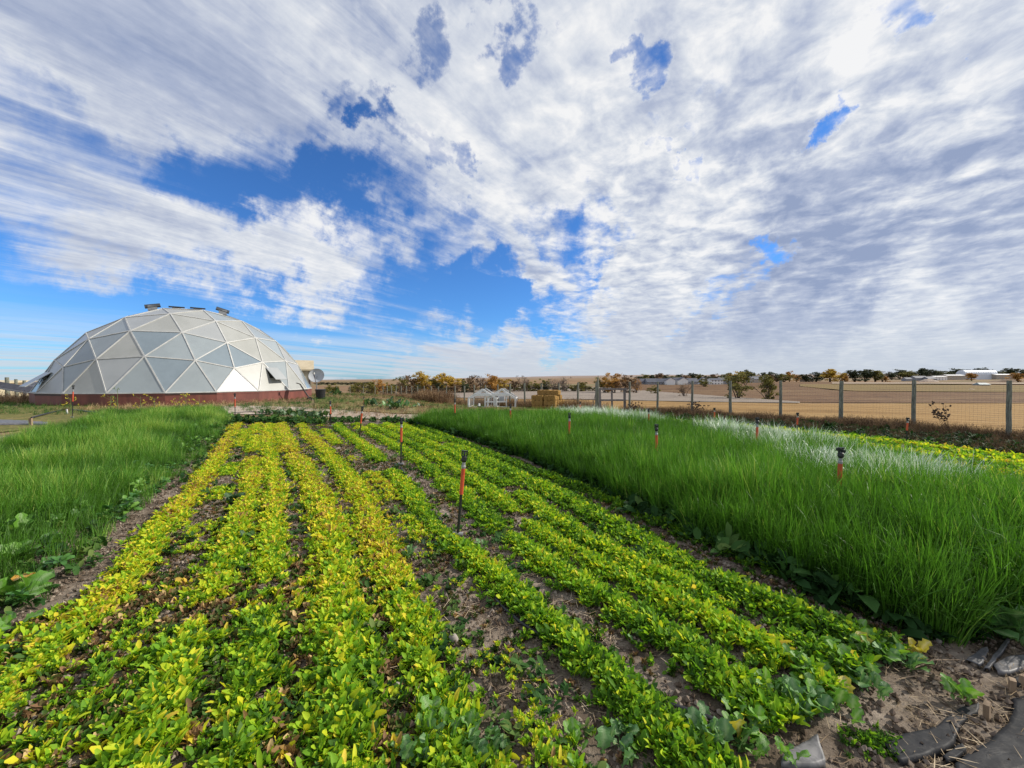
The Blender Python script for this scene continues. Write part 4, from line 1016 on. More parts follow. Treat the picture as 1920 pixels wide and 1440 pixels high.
# ------------------------------------------------------------------ far trees
CM = {'gold': crownmat('golden_crown', (.20, .12, .02), (.46, .30, .04), (.68, .50, .08)),
      'orange': crownmat('orange_crown', (.22, .10, .025), (.42, .22, .05), (.60, .36, .10)),
      'olive': crownmat('olive_crown', (.07, .065, .015), (.17, .16, .035), (.32, .28, .07)),
      'brown': crownmat('brown_twiggy_crown', (.08, .05, .03), (.20, .125, .065), (.36, .24, .13), .1),
      'dark': crownmat('dark_green_crown', (.022, .034, .018), (.062, .078, .036), (.12, .13, .06), .1),
      'grey': crownmat('bare_twig_crown', (.12, .09, .07), (.24, .19, .15), (.40, .33, .27), .05)}
M['bark'] = simple('tree_bark', (.13, .10, .08), (.07, .05, .04), .9, 3)
def tree_protos(kind, seed):
    r = random.Random(seed); V, Fc, A = [], [], []; tb = MB()
    nst = {'full': 3, 'sparse': 6, 'bare': 9, 'shrub': 7}[kind]
    tips = []
    for s_ in range(nst):
        az = r.uniform(0, 6.28); sp = r.uniform(.08, .42) * (1.25 if kind == 'shrub' else 1)
        top = Vector((math.cos(az) * sp, math.sin(az) * sp, r.uniform(.62, .95) * (1 - .35 * sp)))
        st = Vector((r.uniform(-.03, .03), r.uniform(-.03, .03), 0)) if kind != 'full' else Vector((0, 0, 0))
        k1 = st.lerp(top, .35) + Vector((0, 0, .06)); k2 = st.lerp(top, .7) + Vector((r.uniform(-.04, .04), r.uniform(-.04, .04), .05))
        w0 = .028 if kind == 'full' else .016
        tb.tube([st, k1, k2, top], [w0, w0 * .7, w0 * .4, .004], 5)
        tips += [k2, top]
        for q in range(6 if kind in ('bare', 'sparse') else 3):
            b0 = k1.lerp(top, r.uniform(0, .9)); dv_ = Vector((r.uniform(-1, 1), r.uniform(-1, 1), r.uniform(.3, 1.6))).normalized() * r.uniform(.10, .26)
            tb.tube([b0, b0 + dv_ * .5 + Vector((0, 0, .01)), b0 + dv_], [.007, .005, .0025], 4); tips.append(b0 + dv_)
    ncl = {'full': 55, 'sparse': 44, 'bare': 46, 'shrub': 46}[kind]; per = {'full': 60, 'sparse': 34, 'bare': 22, 'shrub': 60}[kind]
    lobes = [(r.uniform(0, 6.28), r.uniform(.5, .9)) for _ in range(5)]
    for c in range(ncl):
        if r.random() < .6: ctr = r.choice(tips).copy() + Vector((r.gauss(0, .04), r.gauss(0, .04), r.gauss(0, .03)))
        else:
            th = r.uniform(0, 6.28); q = r.random() ** .5
            rad_ = .46 * q * (.75 + .35 * math.cos(2 * th + lobes[0][0])); zz = r.uniform(.06 if kind == 'shrub' else .14, .96)
            rad_ *= math.sqrt(max(.05, 1 - ((zz - .52) / .52) ** 2))
            ctr = Vector((math.cos(th) * rad_, math.sin(th) * rad_, zz))
        cv = r.uniform(.15, .85); sg = r.uniform(.025, .06)
        for q in range(per):
            p = ctr + Vector((r.gauss(0, sg), r.gauss(0, sg), r.gauss(0, sg * .8)))
            if p.z < .01: continue
            s_ = r.uniform(.013, .030) if kind != 'bare' else r.uniform(.005, .010)
            n1 = Vector((r.gauss(0, 1), r.gauss(0, 1), r.gauss(0, 1))).normalized(); n2 = n1.cross(Vector((r.gauss(0, 1), r.gauss(0, 1), r.gauss(0, 1)))).normalized()
            if kind == 'bare': n1 = (n1 + Vector((0, 0, 1.6))).normalized() * 4.0
            b = len(V); V += [tuple(p - n1 * s_), tuple(p + n2 * s_), tuple(p + n1 * s_), tuple(p - n2 * s_)]; A += [min(1, max(0, cv + r.gauss(0, .2)))] * 4
            Fc.append((b, b + 1, b + 2, b + 3))
    return (V, Fc, A), tb
TP = {k: [tree_protos(k, 40 + i + len(k) * 3) for i in range(3)] for k in ('full', 'sparse', 'bare', 'shrub')}
TMC = {}
def tree(px, y, hpx, wpx, kind, cm, label, cat='tree', group='trees in the hollow behind the fence', sink=0.0, trunk=True):
    vi = rnd.randrange(3); k_ = (kind, vi, cm)
    if k_ not in TMC:
        (V, Fc, A), tb = TP[kind][vi]
        TMC[k_] = (npmesh('crown', V, Fc, CM[cm], {'lr': A}, smooth=False), tb.mesh('trunk', M['bark'], True))
    p = AT(px, y); H_ = hpx * y / F * 1.28; W_ = wpx * y / F * (1.35 if kind == 'full' else 1.2)
    t = empty('bush' if cat == 'bush' else 'tree', (p.x, p.y, p.z - sink), rnd.uniform(0, 6.28), label, cat, group)
    t.scale = (W_, W_, H_)
    cr = newobj('crown', TMC[k_][0], t)
    if trunk: newobj('trunk', TMC[k_][1], t)
    return t
TG = 'trees in the hollow behind the fence'
for a_ in [(1385, 98, 44, 66, 'sparse', 'olive', 'olive yellow tree with two dark trunks behind the right hand fence'),
           (1439, 98, 39, 44, 'shrub', 'olive', 'round olive green bushy tree right of the two trunked tree'),
           (1284, 112, 24, 34, 'bare', 'brown', 'sparse orange brown shrub below the white gabled houses'),
           (1226, 150, 15, 22, 'shrub', 'olive', 'small low olive bush left of a fence post below the slate roofs'),
           (1320, 330, 14, 26, 'shrub', 'olive', 'yellow olive bush in front of the far white houses'),
           (1135, 165, 27, 36, 'shrub', 'olive', 'olive yellow bush right behind the tapered post'),
           (1152, 160, 33, 46, 'sparse', 'orange', 'tall orange brown tree behind the timber gate'),
           (1176, 158, 31, 42, 'sparse', 'brown', 'brown twiggy tree behind the right end of the gate'),
           (1193, 160, 26, 30, 'bare', 'orange', 'small bare orange tree right of the gate trees'),
           (1092, 190, 17, 26, 'shrub', 'olive', 'yellow olive shrub behind the fence right of the bales'),
           (1060, 190, 26, 30, 'bare', 'grey', 'bare grey tree behind the straw bales'),
           (1040, 195, 22, 34, 'bare', 'grey', 'bare twiggy tree directly above the straw bales'),
           (1020, 200, 22, 26, 'sparse', 'olive', 'thin olive tree above the left end of the straw bales'),
           (996, 195, 18, 34, 'shrub', 'olive', 'low olive shrub left of the straw bales'),
           (981, 190, 27, 32, 'bare', 'grey', 'bare grey tree right of the coops'),
           (962, 190, 22, 30, 'sparse', 'brown', 'brown half bare tree above the right coop'),
           (940, 185, 22, 34, 'shrub', 'gold', 'golden shrub above the right coop roof'),
           (922, 180, 29, 32, 'full', 'orange', 'dark orange tree above the gap between the coops'),
           (903, 178, 27, 30, 'bare', 'grey', 'bare grey brown tree above the left coop'),
           (884, 176, 28, 32, 'sparse', 'brown', 'brown twiggy tree left of the left coop'),
           (868, 172, 24, 26, 'shrub', 'olive', 'olive shrub at the left end of the coops'),
           (846, 165, 27, 34, 'full', 'gold', 'right hand golden tree of the yellow group'),
           (826, 160, 31, 36, 'full', 'gold', 'middle golden tree with ragged top'),
           (806, 158, 24, 34, 'shrub', 'olive', 'olive shrub between two golden trees'),
           (787, 150, 34, 34, 'full', 'gold', 'brightest golden tree, tallest of the left group'),
           (768, 148, 30, 36, 'sparse', 'brown', 'brown tree left of the brightest golden tree'),
           (751, 145, 28, 30, 'sparse', 'olive', 'thin olive tree at the left of the tall row'),
           (733, 130, 20, 30, 'shrub', 'olive', 'low olive bush below the left end of the tree row'),
           (713, 125, 26, 30, 'sparse', 'orange', 'orange brown twiggy tree among the left bushes'),
           (697, 120, 22, 30, 'shrub', 'olive', 'grey olive bush near the middle of the left hedge'),
           (676, 112, 22, 30, 'shrub', 'olive', 'olive bush right of the open field gap'),
           (661, 110, 20, 22, 'shrub', 'olive', 'rounded olive bush at the open gap'),
           (620, 78, 21, 32, 'shrub', 'olive', 'rounded yellow olive bush just right of the dome and dish')]:
    nm_ = 'bush' if a_[4] == 'shrub' else 'tree'
    tree(*a_[:6], a_[6], nm_, TG, sink=.5)
# dark low hedge behind
for i, px in enumerate(range(690, 900, 15)):
    tree(px, 132 + i * 2.5, 15 + (i * 7) % 5, 26, 'shrub', 'brown' if i % 3 else 'dark', ('brown' if i % 3 else 'dark green') + ' thicket bush in the row at the foot of the far trees', 'bush', 'thicket bushes at the foot of the tree row', sink=.4)
for i, px in enumerate(range(905, 1118, 17)):
    tree(px, 205 - i, 10 + (i * 5) % 4, 26, 'shrub', 'dark' if i % 2 else 'olive', ('low dark bush' if i % 2 else 'low olive bush') + ' at the far edge of the grey field', 'bush', 'low bushes along the far edge of the grey field', sink=.4)
# right horizon tree line
for a_ in [(1385, 600, 17, 26, 'full', 'gold', 'golden green tree on the horizon above the two trunked tree'),
           (1399, 640, 18, 16, 'full', 'dark', 'dark pointed tree on the horizon'), (1410, 650, 14, 22, 'full', 'dark', 'dark low tree right of the pointed one'),
           (1447, 620, 15, 20, 'full', 'dark', 'dark evergreen tree above the round olive bush'), (1458, 640, 12, 14, 'full', 'dark', 'small dark evergreen beside a fence post'),
           (1480, 620, 17, 18, 'full', 'orange', 'pale orange tree right of the dark evergreens'), (1493, 630, 11, 22, 'full', 'orange', 'low rusty tree beside the tan house'),
           (1512, 600, 12, 26, 'full', 'dark', 'low dark tree left of the big orange tree'), (1530, 600, 15, 26, 'full', 'dark', 'dark rounded tree touching the orange tree'),
           (1556, 580, 20, 34, 'full', 'gold', 'broad orange gold tree on the horizon'), (1579, 590, 15, 22, 'full', 'gold', 'golden tree at the right of the broad orange one'),
           (1603, 590, 18, 34, 'full', 'dark', 'large dark green tree behind the fence post'), (1622, 600, 19, 34, 'full', 'dark', 'tall dark green tree in the middle of the dark group'),
           (1641, 600, 19, 30, 'full', 'olive', 'olive green tree at the right of the dark group'), (1655, 610, 17, 22, 'bare', 'grey', 'bare grey tree ending the dark group'),
           (1585, 575, 11, 12, 'full', 'orange', 'small orange tree hugging the fence post'), (1661, 600, 9, 12, 'full', 'orange', 'small orange bush right of the dark group')]:
    tree(*a_[:6], a_[6], 'tree', 'trees on the right horizon', sink=.5)
for i, px in enumerate(range(1672, 1960, 15)):
    tree(px, 840 + (i * 37) % 60, 10 + (i * 5) % 7, 26, 'full', ['dark', 'dark', 'olive', 'dark'][i % 4], ('olive green' if i % 4 == 2 else 'dark green') + ' tree in the low tree line behind the farm buildings', 'tree', 'tree line behind the farm buildings', sink=.5)
tree(1822, 700, 11, 24, 'full', 'orange', 'orange bush in front of the rounded white hall', 'bush', 'trees on the right horizon'); tree(1910, 540, 14, 26, 'full', 'orange', 'orange brown tree at the right edge of the horizon', 'tree', 'trees on the right horizon')
for i, px in enumerate(range(1196, 1480, 13)):
    tree(px, 560 + (i * 31) % 70, 10 + (i * 3) % 5, 22, 'full', ['dark', 'olive', 'dark', 'brown'][i % 4], ['low dark', 'low olive', 'low dark', 'low brown'][i % 4] + ' tree behind the far row of houses', 'tree', 'low trees behind the houses', sink=.5)
for i, px in enumerate(list(range(596, 700, 9))):
    tree(px, 420 + (i * 41) % 60, 4 + (i * 3) % 3, 16, 'shrub', 'dark', 'tiny dark tree in the far line on the left horizon', 'tree', 'far tree line on the left', sink=.3)


# ================================================================== CROPS
zs_ = [12.7, 8.1, 5.38, 4, 2.98, 2.37, 1.97, 1.5, 1.1]
rows = [  # x at those depths, base tint, density, width, size, label
    ([-9.03, -6.08, -4.38, -3.63, -2.98, -2.70, -2.48, -2.3, -2.1], .74, .9, .13, 1.0, 'leftmost yellow green lettuce row beside the tall left bed'),
    ([-8.7, -5.72, -4.02, -3.2, -2.62, -2.32, -2.05, -1.85, -1.7], .56, .5, .14, .85, 'thin patchy lettuce row right of the leftmost one'),
    ([-8.35, -5.4, -3.62, -2.85, -2.26, -1.98, -1.75, -1.5, -1.3], .64, .75, .13, 1.0, 'third lettuce row from the left, mixed green and yellow'),
    ([-8.0, -5.08, -3.28, -2.5, -1.88, -1.55, -1.3, -1.1, -.95], .68, .8, .12, 1.0, 'fourth lettuce row from the left, yellow at its far end'),
    ([-7.6, -4.6, -2.75, -1.89, -1.37, -1.07, -.86, -.65, -.5], .70, 1.1, .15, 1.08, 'broad bright yellow lettuce row left of the middle'),
    ([-6.94, -3.9, -2.14, -1.44, -.94, -.62, -.40, -.2, -.05], .68, 1.05, .15, .86, 'strong yellow lettuce row left of the sprinkler line'),
    ([-6.3, -3.5, -1.72, -1.05, -.5, -.2, 0, .15, .3], .64, .5, .15, .72, 'patchy low yellow lettuce row with bare gaps'),
    ([-5.75, -2.94, -1.46, -.82, -.13, .24, .50, .75, .95], .60, 1.05, .13, .95, 'narrow green lettuce row running along the black hose'),
    ([-5.15, -2.2, -.78, -.16, .42, .86, 1.1, 1.35, 1.5], .62, 1.0, .14, .92, 'lettuce row just right of the bare soil strip and sprinklers'),
    ([-4.65, -1.74, -.36, .19, .85, 1.31, 1.55, 1.8, 2.0], .57, 1.0, .14, .92, 'second lettuce row right of the sprinklers'),
    ([-4.15, -1.33, .03, .54, 1.12, 1.62, 1.85, 2.1, 2.3], .58, 1.1, .15, .95, 'third lettuce row right of the sprinklers, yellow tipped'),
    ([-3.65, -.95, .46, 1.10, 1.45, 1.94, 2.2, 2.4, 2.6], .53, 1.2, .18, 1.0, 'broad green lettuce row next to the outermost one'),
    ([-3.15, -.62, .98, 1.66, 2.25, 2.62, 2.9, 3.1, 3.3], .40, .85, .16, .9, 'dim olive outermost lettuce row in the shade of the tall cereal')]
def bed_ok(x, y):
    k = (y > 1.62 + (x - 1.05) * .50) | (x < 1.05)
    k &= ~((x > 2.2) & (y < 2.5 + (x - 2.6) * .8)); return k & (y > 1.15)
def rowx(xsr, y): return np.interp(y, zs_[::-1], xsr[::-1])
ENDY = 12.9
for ri, (xr, tint, den, wd, sz, lab) in enumerate(rows):
    yy = np.linspace(1.15, ENDY, 400); xx = rowx(xr, yy)
    # smooth the centre line
    kz = np.ones(25) / 25; xx = np.convolve(np.pad(xx, 12, 'edge'), kz, 'valid')
    seg_ = np.hypot(np.diff(xx), np.diff(yy)); cum = np.concatenate([[0], np.cumsum(seg_)]); Lt = cum[-1]
    n = int(Lt * (310 if ri >= 7 else 260) * den)
    s_ = rng.uniform(0, Lt, n); cy_ = np.interp(s_, cum, yy); cx_ = np.interp(s_, cum, xx)
    tx = np.gradient(xx, yy); tl = np.interp(cy_, yy, tx); nl = np.hypot(1, tl)
    wd = wd * (1.12 if ri >= 7 else 1.18)
    off = rng.normal(0, wd * .55, n); off = np.clip(off, -wd * 1.6, wd * 1.6)
    x = cx_ + off / nl; y = cy_ - off * tl / nl
    gap = fbm(s_ * 1.3 + ri * 31, s_ * 0 + ri, 3, 60 + ri)
    thr = (.20 if ri >= 7 else .27) if den > .7 else .43
    keep = (gap > thr) & bed_ok(x, y)
    x, y, s_, gap, off = x[keep], y[keep], s_[keep], gap[keep], off[keep]
    nn = len(x)
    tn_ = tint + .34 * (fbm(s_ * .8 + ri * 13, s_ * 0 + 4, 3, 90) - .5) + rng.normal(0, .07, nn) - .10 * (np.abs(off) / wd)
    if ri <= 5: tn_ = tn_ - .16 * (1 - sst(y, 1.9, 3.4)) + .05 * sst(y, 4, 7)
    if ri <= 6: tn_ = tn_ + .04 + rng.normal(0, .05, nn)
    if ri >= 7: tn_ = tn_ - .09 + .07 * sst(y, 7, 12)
    scl = sz * .76 * rng.uniform(.5, 1.25, nn) * (1 - .25 * np.abs(off) / (wd * 1.35)) * (1 + .08 * (1 - sst(y, 1.8, 3.0)))
    scl *= .7 + .55 * sst(gap, thr, thr + .22)
    rz_ = .038 * np.exp(-(off / wd) ** 2 * 1.3)
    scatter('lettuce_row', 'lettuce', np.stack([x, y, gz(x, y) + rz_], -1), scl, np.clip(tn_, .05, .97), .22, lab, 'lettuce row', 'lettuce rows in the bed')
# low leaves between the rows
M['lettuce_low'] = leafmat('low_brown_green_leaf', [(0, (.03, .06, .012)), (.3, (.06, .12, .02)), (.5, (.13, .11, .035)), (.72, (.17, .09, .05)), (.9, (.30, .17, .08)), (1, (.62, .44, .2))], .25, .6, .2, .9)
PC['low'] = protos('low', 6, f_lettuce, M['lettuce_low'])
bedpoly = [(-2.6, 1.15), (1.3, 1.15), (3.2, 2.7), (1.9, 4.1), (1.1, 5.6), (-.4, 8.4), (-3.0, 13), (-9.4, 13), (-6.3, 8), (-4.5, 5.3), (-3.8, 4.2), (-3.1, 3.0)]
x, y = fill(bedpoly, 260, lambda x, y: (fbm(x * 1.7, y * 1.7, 3, 33) > .40) * (.55 + .45 * (1 - sst(x, -1.5, 1.0)))); k = bed_ok(x, y); x, y = x[k], y[k]
scatter('low_leaves', 'low', np.stack([x, y, gz(x, y)], -1), rng.uniform(.3, .62, len(x)), rng.uniform(.05, .8, len(x)), .3, 'low brownish green leaves and seedlings between the lettuce rows', 'seedlings')
x, y = fill([(-3.4, 1.15), (-.2, 1.15), (-.6, 2.2), (-1.1, 3.2), (-2.2, 3.4), (-3.0, 3.0)], 330, lambda x, y: fbm(x * 2.4 + 7, y * 2.4, 3, 35) > .38)
scatter('brown_lettuce', 'low', np.stack([x, y, gz(x, y)], -1), rng.uniform(.5, .95, len(x)), rng.uniform(.1, .95, len(x)), .3, 'dark green and brown lettuce filling the near left corner of the bed', 'lettuce')
x, y = fill([(-3.6, 1.15), (-.2, 1.15), (-.7, 2.2), (-1.2, 2.9), (-2.4, 3.0), (-3.1, 2.6)], 130, lambda x, y: fbm(x * 2 + 17, y * 2, 3, 37) > .45)
scatter('loose_lettuce', 'lettuce', np.stack([x, y, gz(x, y) + .01], -1), rng.uniform(.65, 1.1, len(x)), np.clip(rng.normal(.64, .17, len(x)), .2, .95), .3, 'loose yellow and green lettuce between the rows in the near left corner', 'lettuce')
x, y = fill(bedpoly, 26, lambda x, y: fbm(x * 1.1 + 40, y * 1.1, 3, 38) > .5); k = bed_ok(x, y); x, y = x[k], y[k]
scatter('small_weeds', 'weed', np.stack([x, y, gz(x, y)], -1), rng.uniform(.5, 1.1, len(x)), rng.uniform(.2, .95, len(x)), .2, 'small dark green weeds scattered between the lettuce rows', 'weeds')
# soil crumbs and straw
soilpoly = [(-6, 1.0), (5, 1.0), (5.5, 2.2), (3.0, 2.7), (1.6, 4.4), (-.5, 8.4), (-3.5, 13.5), (-11, 14), (-6.6, 7.7), (-4.6, 5), (-4.5, 2)]
x, y = fill(soilpoly, 230, lambda x, y: 1 - .75 * sst(y, 3, 8))
scatter('soil_crumbs', 'clod', np.stack([x, y, gz(x, y)], -1), rng.uniform(.5, 1.5, len(x)) * (1 + .6 * sst(y, 4, 9)), rng.uniform(0, 1, len(x)), .1, 'loose crumbs and small clods of grey brown soil', 'soil crumbs')
x, y = fill(soilpoly, 38, lambda x, y: (fbm(x * .9, y * .9, 3, 44) > .45))
scatter('straw_litter', 'straw', np.stack([x, y, gz(x, y) + .004], -1), rng.uniform(.7, 1.5, len(x)), rng.uniform(.1, 1, len(x)), .08, 'short dry straw bits littered over the garden soil', 'straw litter')
x, y = fill([(1.2, .9), (4.5, 1.6), (4.2, 2.9), (2.7, 2.6), (1.9, 2.0)], 170)
scatter('dry_litter', 'straw', np.stack([x, y, gz(x, y) + .006], -1), rng.uniform(.4, .85, len(x)), rng.uniform(0, .75, len(x)), .15, 'dense brown plant litter on the bare corner by the black plastic', 'straw litter')

# tall cereal, right bed
wl = [G(*q) for q in ((772, 797), (880, 826), (1000, 870), (1150, 940), (1300, 1012), (1440, 1075), (1560, 1132), (1700, 1195), (1790, 1215))]
wpoly = [(q.x, q.y) for q in wl] + [(3.3, 2.35), (4.6, 2.9), (5.2, 3.2), (5.4, 4.3), (5.9, 7.4), (4.8, 10.2), (2.7, 13.6)]
def ledge(x, y):   # distance to the left edge curve
    e = np.array(wpoly[:9]); d = np.full(len(x), 9.0)
    for i in range(len(e) - 1):
        a, b = e[i], e[i + 1]; ab = b - a; t = np.clip(((x - a[0]) * ab[0] + (y - a[1]) * ab[1]) / (ab @ ab), 0, 1)
        d = np.minimum(d, np.hypot(x - a[0] - t * ab[0], y - a[1] - t * ab[1]))
    return d
def redge(x, y): return np.interp(y, [2, 4.3, 7.4, 10.2, 13.6], [5.2, 5.4, 5.9, 4.8, 2.7]) - x
x, y = fill(wpoly, 400, lambda x, y: (.72 - .32 * sst(y, 4, 10)) + .25 * (ledge(x, y) < .45))
le = ledge(x, y); re_ = redge(x, y); hn = fbm(x * 1.2, y * 1.2, 3, 70)
slv = (fbm(x * .8 + 5, y * .8, 3, 71) > .46) & (re_ < 1.5) & (y > 4.2)
flop = sst(re_, 3.2, 1.0)
scl = .93 * (.80 + .40 * hn) * (.78 + .36 * sst(le, 0, .7)) * rng.uniform(.85, 1.12, len(x)) * (1 + .12 * (1 - sst(y, 3, 6)))
tn_ = .55 + .5 * (hn - .5) + rng.normal(0, .10, len(x)) - .12 * (1 - sst(le, 0, .3)) + .06 * (1 - sst(y, 5, 12))
k = ~slv | (rng.random(len(x)) < .65)
scatter('cereal_bed', 'wheat', np.stack([x, y, gz(x, y)], -1)[k], scl[k] * rng.choice([1, 1, .9, .78], int(k.sum())), np.clip(tn_[k], 0, 1), .15, 'tall dark green cereal filling the raised right hand bed', 'cereal crop')
P2 = np.stack([x, y, gz(x, y)], -1)[slv]
scatter('sheen_cereal', 'silver', P2, scl[slv] * 1.06, np.clip(rng.normal(.72, .16, len(P2)), 0, 1), .3, 'bent cereal leaves with sheen painted silvery white along the far side of the right bed', 'cereal crop')
x, y = fill(wpoly, 90, lambda x, y: (fbm(x * .8 + 5, y * .8, 3, 71) > .50) & (fbm(x * 3, y * 3, 2, 72) > .38) & (redge(x, y) < 1.5) & (y > 4.2))
scatter('sheen_tufts', 'silver', np.stack([x, y, gz(x, y) + .06], -1), rng.uniform(.95, 1.2, len(x)), rng.uniform(.7, 1, len(x)), .25, 'spiky cereal tufts with the whitest painted sheen near the fence side of the right bed', 'cereal crop')  # white tint stands in for light glancing off the leaves
x, y = fill(wpoly, 26, lambda x, y: sst(redge(x, y), 3.6, .8) * (.25 + .75 * (fbm(x * .9, y * .9, 3, 75) > .5)))
k = y > 4.2; x, y = x[k], y[k]
scatter('bent_leaves', 'silver', np.stack([x, y, gz(x, y) + .03], -1), rng.uniform(.75, .95, len(x)), rng.uniform(0, .45, len(x)), .35, 'shiny bent grey green leaves among the right hand cereal', 'cereal crop')
x, y = fill(wpoly, 22, lambda x, y: (ledge(x, y) < .4))
scatter('mixed_broadleaf', 'brass', np.stack([x, y, gz(x, y) + rng.uniform(.0, .18, len(x))], -1), rng.uniform(.4, .8, len(x)), rng.uniform(.2, 1, len(x)), .3, 'broad leaved seedlings growing up through the right hand cereal', 'weeds')
# undergrowth on the shaded foot of the bed
x, y = fill(wpoly, 130, lambda x, y: (ledge(x, y) < .25))
x = x - rng.uniform(-.1, .14, len(x))
scatter('shaded_undergrowth', 'weed', np.stack([x, y, gz(x, y)], -1), rng.uniform(1.2, 2.8, len(x)), rng.uniform(0, .7, len(x)), .35, 'dark broad leaved weeds at the shaded foot of the right hand cereal', 'weeds')
# bright crop strip between cereal and fence
spoly = [(3.1, 13.4), (5.0, 10.3), (6.0, 7.4), (5.6, 4.5), (8.9, 4.0), (10.3, 7.3), (9.3, 10.9), (5.2, 15.0)]
x, y = fill(spoly, 90)
scatter('far_lettuce_strip', 'lettuce', np.stack([x, y, gz(x, y)], -1), rng.uniform(1.0, 1.6, len(x)), np.clip(.5 + .35 * (np.sin((x * .85 + y * .5) * 5.2) * .5) + rng.normal(0, .08, len(x)), .1, .95), .2, 'bright green and yellow lettuce strip between the cereal and the wire fence', 'lettuce row')
# left cereal bed
le_ = [G(*q) for q in ((60, 1165), (130, 1095), (200, 1022), (300, 932), (380, 860), (425, 805), (438, 780))]
lpoly = [(q.x, q.y) for q in le_] + [(-14.5, 17.5), (-16.5, 16), (-10.6, 7.8), (-8.6, 4.5), (-6.4, 2.4), (-4.6, 1.7)]
def ledge2(x, y):
    e = np.array(lpoly[:7]); d = np.full(len(x), 9.0)
    for i in range(len(e) - 1):
        a, b = e[i], e[i + 1]; ab = b - a; t = np.clip(((x - a[0]) * ab[0] + (y - a[1]) * ab[1]) / (ab @ ab), 0, 1)
        d = np.minimum(d, np.hypot(x - a[0] - t * ab[0], y - a[1] - t * ab[1]))
    return d
x, y = fill(lpoly, 170, lambda x, y: (1 - .5 * sst(y, 5, 12)) * (.45 + .55 * (fbm(x * 1.6, y * 1.6, 3, 81) > .44)))
l2 = ledge2(x, y); hn = fbm(x * 1.1, y * 1.1, 3, 80)
k = (l2 > .25) | (rng.random(len(x)) < .5)
x, y, l2, hn = x[k], y[k], l2[k], hn[k]
scatter('oat_bed', 'oat', np.stack([x, y, gz(x, y)], -1), (.45 + 1.05 * hn) * (.6 + .4 * sst(l2, 0, .8)) * rng.uniform(.85, 1.15, len(x)), np.clip(.55 + 1.2 * (hn - .5) + rng.normal(0, .12, len(x)), 0, 1), .16, 'soft thin bladed green cereal in the left hand bed', 'cereal crop')
x, y = fill(lpoly, 34, lambda x, y: fbm(x * .7 + 3, y * .7, 3, 85) > .40)
scatter('mixed_broadleaf', 'brass', np.stack([x, y, gz(x, y) + rng.uniform(.04, .16, len(x))], -1), rng.uniform(.35, .7, len(x)), rng.uniform(.2, 1, len(x)), .3, 'broad leaved seedlings growing up through the left hand cereal', 'weeds')
x, y = fill(lpoly, 42, lambda x, y: (sst(ledge2(x, y), 1.3, .3)) * .9 + .08)
x = x + rng.uniform(-.05, .28, len(x)) * (ledge2(x, y) < .6)
scatter('clover_weeds', 'weed', np.stack([x, y, gz(x, y) + .02], -1), rng.uniform(.7, 1.4, len(x)), rng.uniform(.3, 1, len(x)), .3, 'dark clover like weeds along the right edge of the left bed', 'weeds')
# far ends and meadow
x, y = fill([(-9.6, 12.9), (-3.2, 12.9), (-3.6, 13.9), (-10.4, 14.6)], 26, lambda x, y: fbm(x, y, 3, 12) > .42)
scatter('far_weeds', 'weed', np.stack([x, y, gz(x, y)], -1), rng.uniform(1.5, 3.0, len(x)), rng.uniform(.1, .9, len(x)), .2, 'dark green weeds closing off the far end of the lettuce rows', 'weeds')
x, y = fill([(-45, 18), (-17, 16), (-13, 18), (-9, 17), (-3, 14.5), (3, 14.5), (2, 19), (-1, 24), (-4, 34), (-12, 45), (-24, 60), (-34, 60), (-16, 30), (-20, 24), (-48, 28)], 7)
rr_ = fbm(x * .35, y * .35, 3, 50)
k = rr_ < .52
scatter('dry_grass', 'tuft', np.stack([x, y, gz(x, y)], -1)[k], rng.uniform(.9, 1.9, k.sum()), rng.uniform(.3, 1, k.sum()), .2, 'short straw coloured dry grass between garden, dome and back fence', 'dry grass')
k2 = rr_ > .46
scatter('green_grass', 'greentuft', np.stack([x, y, gz(x, y)], -1)[k2], rng.uniform(.8, 1.8, k2.sum()), rng.uniform(.3, 1, k2.sum()), .2, 'patches of short green grass between garden, dome and back fence', 'grass')
x, y = fill([(-9, 15), (-2, 14), (0, 17), (-4, 20), (-13, 19)], 34)
scatter('path_litter', 'straw', np.stack([x, y, gz(x, y) + .03], -1), rng.uniform(1.5, 3.2, len(x)), rng.uniform(.2, 1, len(x)), .1, 'pale brown plant litter across the far end of the garden', 'straw litter')
# weeds along the fences
def along(pl, spread, n, side=0.0):
    pts = np.array([[q[0], q[1]] for q in pl]); seg = np.hypot(*np.diff(pts, axis=0).T); cum = np.concatenate([[0], np.cumsum(seg)])
    s_ = rng.uniform(0, cum[-1], n); x = np.interp(s_, cum, pts[:, 0]); y = np.interp(s_, cum, pts[:, 1])
    i = np.clip(np.searchsorted(cum, s_) - 1, 0, len(seg) - 1); d = np.diff(pts, axis=0)[i] / seg[i][:, None]
    o = rng.normal(side, spread, n); return x - d[:, 1] * o, y + d[:, 0] * o, s_
x, y, s_ = along(right_posts, .38, 3300, .15)
hh = .6 + .8 * fbm(s_ * .8, s_ * 0, 3, 91)
scatter('fence_weeds', 'dry', np.stack([x, y, gz(x, y)], -1), hh * rng.uniform(.6, 1.15, len(x)), rng.uniform(.0, .75, len(x)), .15, 'dead brown weeds matted along the foot of the right hand wire fence', 'dry weeds')
x, y = fill([(5.2, 14.8), (9.2, 10.8), (10.2, 7.3), (8.9, 4.0), (12.5, 3.8), (13.4, 8.0), (11.2, 12.4), (8.6, 15.8), (5.6, 18.6)], 26)
scatter('fence_scrub', 'dry', np.stack([x, y, gz(x, y)], -1), rng.uniform(.35, .8, len(x)), rng.uniform(.0, .55, len(x)), .2, 'low dark brown scrub between the lettuce strip and the right hand fence', 'dry weeds')
